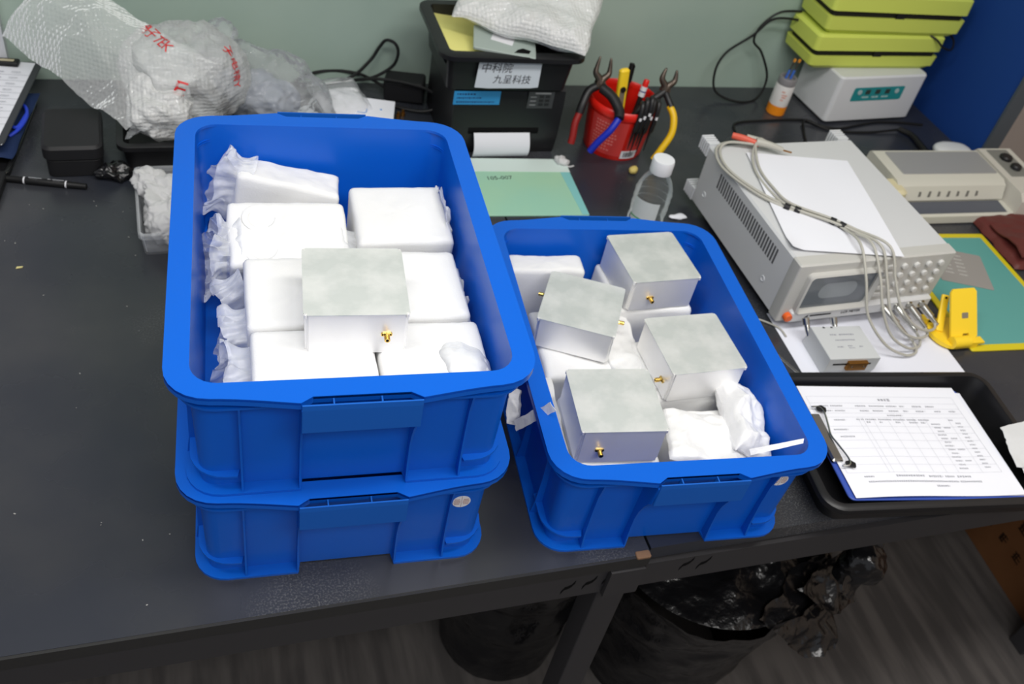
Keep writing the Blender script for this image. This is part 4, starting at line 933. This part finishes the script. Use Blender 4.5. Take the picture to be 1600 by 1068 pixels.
b = NB(); cyl(b, (0, 0, 0), (0, 0, .100), .0055, 14); obj('barrel', b, RUBBER, mk)
b = NB(); cyl(b, (0, 0, .100), (0, 0, .122), .0072, 16); obj('collar', b, WHITEP, mk)
b = NB(); cyl(b, (0, 0, .110), (0, 0, .1125), .0074, 16); obj('stripe', b, M('navy_stripe', S(40, 50, 120), .5), mk)
b = NB(); lathe(b, [(.0065, .122), (.0066, .134), (.005, .137)], 16); obj('cap', b, RED, mk)
mk = thing('pen', 'plain black pen standing at the back of the tub', 'pen', (.905, 1.062, .020), (R(-10), R(4), 0))
b = NB(); cyl(b, (0, 0, 0), (0, 0, .150), .0058, 12); obj('barrel', b, RUBBER, mk)
b = NB(); cyl(b, (.004, -.006, .110), (.004, -.0065, .148), .0014, 8); obj('clip', b, RUBBER, mk)
for k, (x0, y0, x1, y1, zt_, zl) in enumerate(((.893, .953, .884, .949, .140, .040), (.903, .955, .893, .950, .147, .032), (.914, .957, .902, .951, .150, .048), (.922, .961, .909, .953, .143, .028), (.938, .968, .930, .960, .135, .030))):
    o = thing('probe_tip', ['leftmost', 'second', 'third', 'fourth', 'rightmost'][k] + ' black probe with a thin tip hung over the front rim of the tub', 'probe', (x0, y0, zt_), 0, 'black probes on the tub rim')
    q = Vector((x1 - x0, y1 - y0, zl - zt_)); b = NB(); tube(b, [(.004, .012, .004), (.001, .002, .003), q * .15 + Vector((0, -.004, 0)), q * .5 + Vector((0, -.003, 0)), q * .62, q], lambda s: .0056 if s < .6 else .0056 - .0048 * (s - .6) / .4, 8, 5); obj('grip', b, BLKH, o, 80)
    b = NB(); cyl(b, q * .20 + Vector((0, -.009, 0)), q * .26 + Vector((0, -.0092, 0)), .0028, 8); obj('mark', b, WHITE, o)

# ------------------------------------------------------------------ left background: films, boxes, papers
bx = thing('black_case', 'rounded matt black case left of the bubble wrap heap', 'case', (-.208, 1.006, 0), R(2))
b = NB(); rbox(b, .046, .064, 0, .034, .014, .002); obj('base', b, BLACKM, bx)
b = NB(); rbox(b, .050, .068, .034, .064, .016, .005); obj('lid', b, BLACKM, bx)
pn = thing('marker_pen', 'black marker with two pale rings lying on the bench', 'pen', (-.255, .917, .0066), (0, R(90), R(-12.6)))
b = NB(); lathe(b, [(.0035, -.070), (.0055, -.069), (.0058, -.040), (.0064, -.038), (.0064, .038), (.0058, .040), (.0052, .069), (.003, .070)], 16); obj('barrel', b, RUBBER, pn)
for zz in (-.036, .034):
    b = NB(); cyl(b, (0, 0, zz), (0, 0, zz + .0025), .0066, 16); obj('ring', b, WHITE, pn)
b = NB()
for x, zz, l in ((-.0063, -.028, .022), (-.0058, -.026, .014), (-.0063, .004, .005), (-.0063, .012, .020), (-.0058, .014, .012)): box(b, x - .0003, x + .0004, -.0018 if x > -.006 else .0008, -.0004 if x > -.006 else .0020, zz, zz + l)
obj('print', b, M('silver_print', S(170, 172, 176), .5), pn, 0)
tt = thing('black_tray', 'thin black tray with bright rim at the left edge, under the navy pouch', 'tray', (-.420, 1.085, 0), R(-7)); open_tray(tt, .118, .140, .010, .025, BLACK, lip=.003, wall=.003, taper=.004)
b = NB(); q = rrect(.122, .144, .028, 6); tube(b, [(x, y, .0115) for x, y in q], .0011, 6, 1, False, True); obj('bright_rim', b, NICKEL, tt)
b = NB(); NAVY = M('navy_cloth', S(30, 46, 82), .7, spec=.2, bump=(400, .3, .001)); quilt(b, (-.378, 1.095, .021), .085, .115, .012, -8, .003, 6, 36); tag(obj('pouch', b, NAVY, None, 80), 'dark navy cloth pouch under the clipboard at the left edge', 'pouch')
b = NB(); tube(b, [(-.318, 1.030, .030), (-.302, 1.048, .034), (-.292, 1.085, .036), (-.296, 1.120, .036), (-.31, 1.13, .035), (-.322, 1.10, .036), (-.318, 1.065, .036), (-.305, 1.05, .036), (-.292, 1.098, .036)], .0032, 8, 8); tag(obj('cord', b, M('bright_blue_cord', S(36, 66, 200), .45)), 'bright blue cord looped beside the clipboard on the navy pouch', 'cord')
lc = thing('clipboard', 'clipboard with printed sheet and black clip at the left picture edge', 'clipboard', (-.405, 1.135, .042), (R(0), R(-2), R(-9)))
b = NB(); rbox(b, .110, .150, 0, .003, .012, .001); obj('board', b, M('dark_board', S(52, 54, 58), .5), lc)
b = NB(); sheet(b, lambda u, v: ((u - .5) * .216, (v - .5) * .292, .0042 + .002 * math.sin(u * 4)), 10, 10, .0005); obj('sheet', b, PAPER, lc, 80)
b = NB(); rbox(b, .042, .010, .0045, .014, .003, .002, T=Matrix.Translation((.030, .132, 0))); obj('clip', b, RUBBER, lc)
b = NB(); rbox(b, .024, .004, .014, .0145, .001, .0002, T=Matrix.Translation((.040, .132, 0))); obj('clip_label', b, M('clip_pale', S(190, 180, 150), .5), lc, 0)
b = NB()
for k in range(9):
    for i in range(3): dashes(b, .006 + i * .030, .100 - k * .022, .0068 + .0004 * i, .016, .0026, 60 + k * 3 + i)
    box(b, -.06, .10, .091 - k * .022, .0912 - k * .022, .0062, .0066)
obj('print', b, INK, lc, 0)
b = NB(); T = Matrix.Translation((-.365, .906, 0)) @ Matrix.Rotation(R(-6), 4, 'Z'); rbox(b, .044, .040, 0, .016, .006, .002, T=T); tag(obj('black_block', b, BLACKM, None, 30), 'flat black block cut off by the left picture edge', 'block')
bb = thing('storage_bin', 'low black bin with a small pale label, under the bubble wrap heap', 'bin', (-.030, 1.070, 0), R(1)); open_tray(bb, .098, .105, .052, .012, BLACK, lip=.008, taper=.006)
b = NB(); box(b, .052, .092, -.1065, -.1045, .012, .034, T=Matrix.Rotation(R(-2), 4, 'X')); lb = obj('paper_label', b, WHITE, bb, 0); lb['label'] = 'small pale label'
b = NB(); T = Matrix.Translation((.072, -.1058, .026)) @ Matrix.Rotation(R(88), 4, 'X'); dashes(b, -.012, .003, 0, .024, .005, 71, T); dashes(b, -.012, -.005, 0, .022, .005, 72, T); obj('print', b, INKD, lb, 0)
b = NB(); blob(b, (-.140, .940, .010), (.028, .018, .010), .010, 34, 9, 5, rot=(0, .1, .4)); tag(obj('black_film', b, BAG, None, 80), 'crumpled shiny black film scrap beside the black case', 'plastic film')
cx = thing('clear_box', 'clear plastic box stuffed with white tissue behind the left crate', 'box', (-.043, .806, 0), R(2))
open_tray(cx, .056, .098, .046, .008, CBOX, lip=.003, wall=.0016, taper=.004)
b = NB(); box(b, -.0545, .0545, .026, .028, .004, .044); obj('divider', b, CBOX, cx, 0)
TIS = M('soft_tissue', S(214, 214, 214), .8)
b = NB(); blob(b, (-.040, .780, .040), (.046, .068, .034), .012, 24, 14, 6, rot=(.05, 0, .1), power=2.4, flat=.008); blob(b, (-.072, .842, .052), (.026, .034, .012), .012, 34, 15, 5, rot=(0, .2, .3)); tag(obj('tissue', b, TIS, None, 80), 'wad of white tissue stuffed in the clear box', 'tissue')
# bubble wrap sheet leaning on the wall
b = NB(); c00, c10, c01, c11 = Vector((-.33, 1.235, .105)), Vector((-.195, 1.250, .235)), Vector((-.115, .985, .058)), Vector((.055, 1.08, .135))
def bw(u, v):
    p = (c00 * (1 - u) + c10 * u) * (1 - v) + (c01 * (1 - u) + c11 * u) * v
    return p + Vector((0, 0, 1)) * (.050 * math.sin(PI * u) * (.6 + .4 * math.sin(v * 5)) + .012 * crease(p, 7, 3) + .004 * noise.noise(p * 35)) + Vector((0, -.5, 0)) * .03 * math.sin(PI * u)
sheet(b, bw, 60, 90); tag(obj('bubble_wrap_sheet', b, BUBBLE, None, 80), 'long strip of bubble wrap leaning from the wall at upper left', 'bubble wrap')
b = NB(); blob(b, (-.055, 1.035, .090), (.056, .052, .046), .014, 14, 2, 5, rot=(.2, .3, .3), power=2.5); tag(obj('bubble_wrap_bundle', b, BUBBLE2, None, 80), 'whitish bundled bubble wrap in the middle of the heap', 'bubble wrap')
pb = thing('plastic_bag', 'puffed bubble wrap bag with red printing in the middle of the heap', 'bag', (-.005, 1.125, .110), 0)
PB = dict(rad=Vector((.112, .100, .085)), amp=.011, f=11, seed=17)
b = NB(); blob(b, (0, 0, 0), PB['rad'], PB['amp'], PB['f'], PB['seed'], 6, power=2.2); obj('film', b, BUBBLE, pb, 80)
def onbag(d, lift=.0012):
    d = Vector(d).normalized(); s = (abs(d.x) ** 2.2 + abs(d.y) ** 2.2 + abs(d.z) ** 2.2) ** (-1 / 2.2)
    p = Vector((d.x * s * PB['rad'].x, d.y * s * PB['rad'].y, d.z * s * PB['rad'].z)); return p + d * (PB['amp'] * (crease(p, PB['f'], PB['seed']) - .6) + lift)
REDI = M('red_print', S(206, 30, 34), .5)
def bagtext(s, c, right, size):
    c = Vector(c).normalized(); r = Vector(right); r = (r - c * r.dot(c)).normalized(); up = c.cross(r)
    text(s, size, REDI, pb, fn=lambda v: onbag(c + r * v.x + up * v.y, .0015 + v.z))
bagtext('电子TEK', (-.42, -.15, .9), (.45, -.6, -.3), .26)
bagtext('子电精Y', (.72, -.50, .45), (.15, -.35, -1), .24)
bagtext('E', (-.1, -.95, .25), (.6, -.1, -.2), .42)
b = NB(); blob(b, (.145, 1.155, .062), (.135, .075, .066), .020, 10, 23, 6, rot=(0, .28, -.25), power=1.9, flat=.003); blob(b, (.065, 1.215, .115), (.045, .03, .055), .014, 16, 25, 5, rot=(.2, -.2, .2), power=2)
tag(obj('clear_bag', b, CLEAR, None, 80), 'large clear plastic bag slumping right of the red printed bag', 'bag')
b = NB(); blob(b, (.130, 1.150, .048), (.075, .045, .036), .018, 16, 27, 5, rot=(0, .2, -.2)); tag(obj('folded_film', b, film('grey_blue_film', S(176, 184, 198), .55, .2, edge=.4), None, 80), 'greyish folded film inside the large clear bag', 'plastic film')
b = NB(); sheet(b, lambda u, v: (-.12 + .12 * u + .02 * v, .975 + .055 * v, .050 + .026 * math.sin(PI * u) * (1 - v) + .012 * v + .006 * crease((u * .2, v * .1, 0), 22, 4)), 40, 24); tag(obj('clear_film', b, CLEAR, None, 80), 'loose clear film flap over the front of the low black bin', 'plastic film')
zp = thing('zip_bag', 'small clear zip bag with white contents by the wall', 'bag', (.302, 1.185, .012), (R(6), R(0), R(14)))
b = NB(); quilt(b, (0, 0, .012), .056, .062, .016, 0, .003, 8, 30); obj('film', b, CLEAR, zp, 80)
b = NB(); quilt(b, (.002, -.014, .010), .050, .042, .013, 0, .003, 9, 24); o = obj('contents', b, WHITE, zp, 80); o['label'] = 'white contents'
b = NB(); rbox(b, .054, .002, .012, .015, .001, .0008, T=Matrix.Translation((0, .050, 0))); obj('zip', b, film('zip_film', (.9, .9, .92, 1), .6), zp)
wc = thing('card', 'white card with blue outlined characters behind the left crate', 'card', (.352, 1.122, .016), (R(12), 0, R(-14)))
b = NB(); rbox(b, .056, .055, 0, .001, .002, .0003); obj('sheet', b, PAPER, wc, 0)
b = NB()
for x in (-.040, -.012):
    q = rrect(.011, .015, .006, 4); q2 = rrect(.0092, .0132, .0045, 4); T = Matrix.Translation((x, .022, 0))
    loft(b, [L3(q, .0011), L3(q, .0014), L3(q2, .0014), L3(q2, .0011)], False, False, T=T)
box(b, .026, .030, .022, .026, .0011, .0014); obj('print', b, M('blue_outline', S(70, 140, 210), .5), wc, 0)
ad = thing('power_adapter', 'black power adapter block lying against the wall beside its coiled lead', 'adapter', (.455, 1.225, 0), (0, R(-4), R(-18)))
b = NB(); rbox(b, .044, .028, .003, .050, .006, .004); obj('body', b, BLACKM, ad)
b = NB(); tube(b, [(-.044, .0, .02), (-.075, .012, .03), (-.11, .025, .034), (-.165, .015, .040), (-.215, -.010, .036), (-.235, -.035, .025), (-.20, -.05, .03), (-.12, -.02, .045), (-.08, .02, .07), (-.060, .030, .10), (-.045, .028, .118), (-.025, .022, .115), (-.018, .018, .095), (-.03, .015, .065), (-.07, .0, .042), (-.11, -.01, .036), (-.06, -.03, .055), (0, -.035, .056), (.06, -.04, .045), (.085, -.05, .02), (.05, -.06, .006), (0, -.055, .005), (-.04, -.04, .005)], .0035, 8, 8); obj('lead', b, RUBBER, ad)
for k, (x, y) in enumerate(((.424, 1.142), (.436, 1.150))):
    b = NB(); cyl(b, (x, y, 0), (x, y, .008), .005, 6); cyl(b, (x, y, .008), (x, y, .014), .003, 10); tag(obj('brass_fitting', b, BRASS, None, 30), ('left' if k == 0 else 'right') + ' tiny brass fitting on the bench in front of the power adapter', 'fitting', 'tiny brass fittings')
b = NB(); prism(b, [(0, 0), (.009, .002), (.010, .005), (.001, .0045)], .0004, .0016, T=Matrix.Translation((-.286, .688, 0))); tag(obj('crumb', b, M('pale_crumb', S(216, 204, 140), .6), None, 0), 'tiny pale yellow crumb on the empty left part of the bench', 'crumb')

# ------------------------------------------------------------------ below the bench
def bin_bag(label, c, r0, r1, h, seed, sub=(64, 40), lobes=()):
    b = NB(); c = Vector(c)
    def f(u, v):
        a = 2 * PI * u; rr = r0 + (r1 - r0) * v + .02 * max(0, v - .72) / .28
        p = Vector((rr * math.cos(a), rr * math.sin(a), h * v)); k = .25 + .9 * v
        nrm = Vector((math.cos(a), math.sin(a), 0))
        p += nrm * (.014 * k * crease(p, 6, seed) + .003 * noise.noise(p * 30)) + Vector((0, 0, .012 * v * noise.noise(p * 20)))
        return c + p
    sheet(b, f, *sub)
    def cap(u, v):
        a = 2 * PI * u; rr = (r1 + .02) * (1 - v * .98); p = Vector((rr * math.cos(a), rr * math.sin(a), h + .012 * v)); return c + p + Vector((0, 0, .020 * (crease(p, 9, seed) - .4) * min(1, v * 3)))
    sheet(b, cap, 72, 36)
    for q in lobes: sheet(b, q, 40, 40)
    return tag(obj('bin_bag', b, BAG, None, 80), label, 'bin bag')
bin_bag('black lined bin with loose film, right of the bench leg', (.870, .215, FZ), .15, .185, .43, 3, (90, 60), (
    flap((.86, .03, -.31), (1.10, .17, -.29), (.99, -.015, -.42), (1.06, .0, -.43), .016, 5, 11), flap((.95, .06, -.29), (1.09, .12, -.28), (1.02, .02, -.33), (1.10, .05, -.36), .014, 7, 11)))
bin_bag('dark lined bin standing behind the bench leg', (.545, .315, FZ), .120, .132, .40, 8)
b = NB(); blob(b, (1.035, .035, -.190), (.050, .028, .040), .016, 11, 6, 5, rot=(.2, .2, .3)); sheet(b, flap((1.0, .05, -.15), (1.07, .06, -.15), (.975, .01, -.22), (1.01, .0, -.25), .012, 4), 24, 24)
tag(obj('black_film', b, BAG, None, 80), 'tuft of black film hanging under the bench beam at right', 'plastic film')
kx = thing('cardboard_box', 'brown cardboard box with dark printing on the floor at right', 'box', (1.985, .17, FZ), R(-4))
b = NB(); rbox(b, .155, .30, 0, .36, .002, .001); KRAFT = M('brown_cardboard', S(122, 82, 52), .8, spec=.1, var=(8, S(112, 74, 46))); obj('body', b, KRAFT, kx, 0)
for sx in (-1, 1):
    b = NB(); rbox(b, .077, .30, .3605, .3635, .002, .001, T=Matrix.Translation((sx * .0775, 0, 0))); obj('flap', b, KRAFT, kx, 0)
BPR = M('dark_brown_print', S(48, 32, 22), .8, spec=.1)
T = Matrix.Translation((-.1553, 0, 0)) @ Matrix.Rotation(R(-90), 4, 'Z') @ Matrix.Rotation(R(90), 4, 'X')
b = NB()
rd = random.Random(11)
def glyph(x, y, s):
    for k in range(3): box(b, x, x + s * rd.uniform(.6, 1), y + s * k * .38, y + s * k * .38 + s * .13, 0, .0004, T=T)
    box(b, x + s * .4, x + s * .53, y, y + s, 0, .0004, T=T); box(b, x + s * rd.uniform(0, .2), x + s * .3, y + s * .1, y + s * .8, 0, .0004, T=T)
for k in range(8): glyph(-.26 + k * .055, .085, .026)
for k in range(2): glyph(-.22 + k * .045, .165, .030)
for k in range(3): glyph(-.12 + k * .045, .155, .030)
for k in range(3): glyph(-.16 + k * .075, .22, .052)
obj('print', b, BPR, kx, 0)
b = NB(); rbox(b, .05, .05, 0, .05, .006, .003, T=Matrix.Translation((1.845, -.035, FZ)) @ Matrix.Rotation(R(30), 4, 'Z')); tag(obj('black_block', b, RUBBER, None, 30), 'black block on the floor at the lower right picture corner', 'block')
b = NB(); rd = random.Random(5)
for k in range(60):
    x, y = rd.uniform(-.45, .5), rd.uniform(.01, .9); s = rd.uniform(.0006, .0014); T = Matrix.Translation((x, y, 0)) @ Matrix.Rotation(rd.uniform(0, 3), 4, 'Z'); box(b, -s, s, -s * .6, s * .6, .0002, .0007, T=T)
o = tag(obj('dust_specks', b, M('pale_dust', S(150, 150, 146), .8), None, 0), 'pale specks of grit scattered over the left bench', 'grit'); o['kind'] = 'stuff'
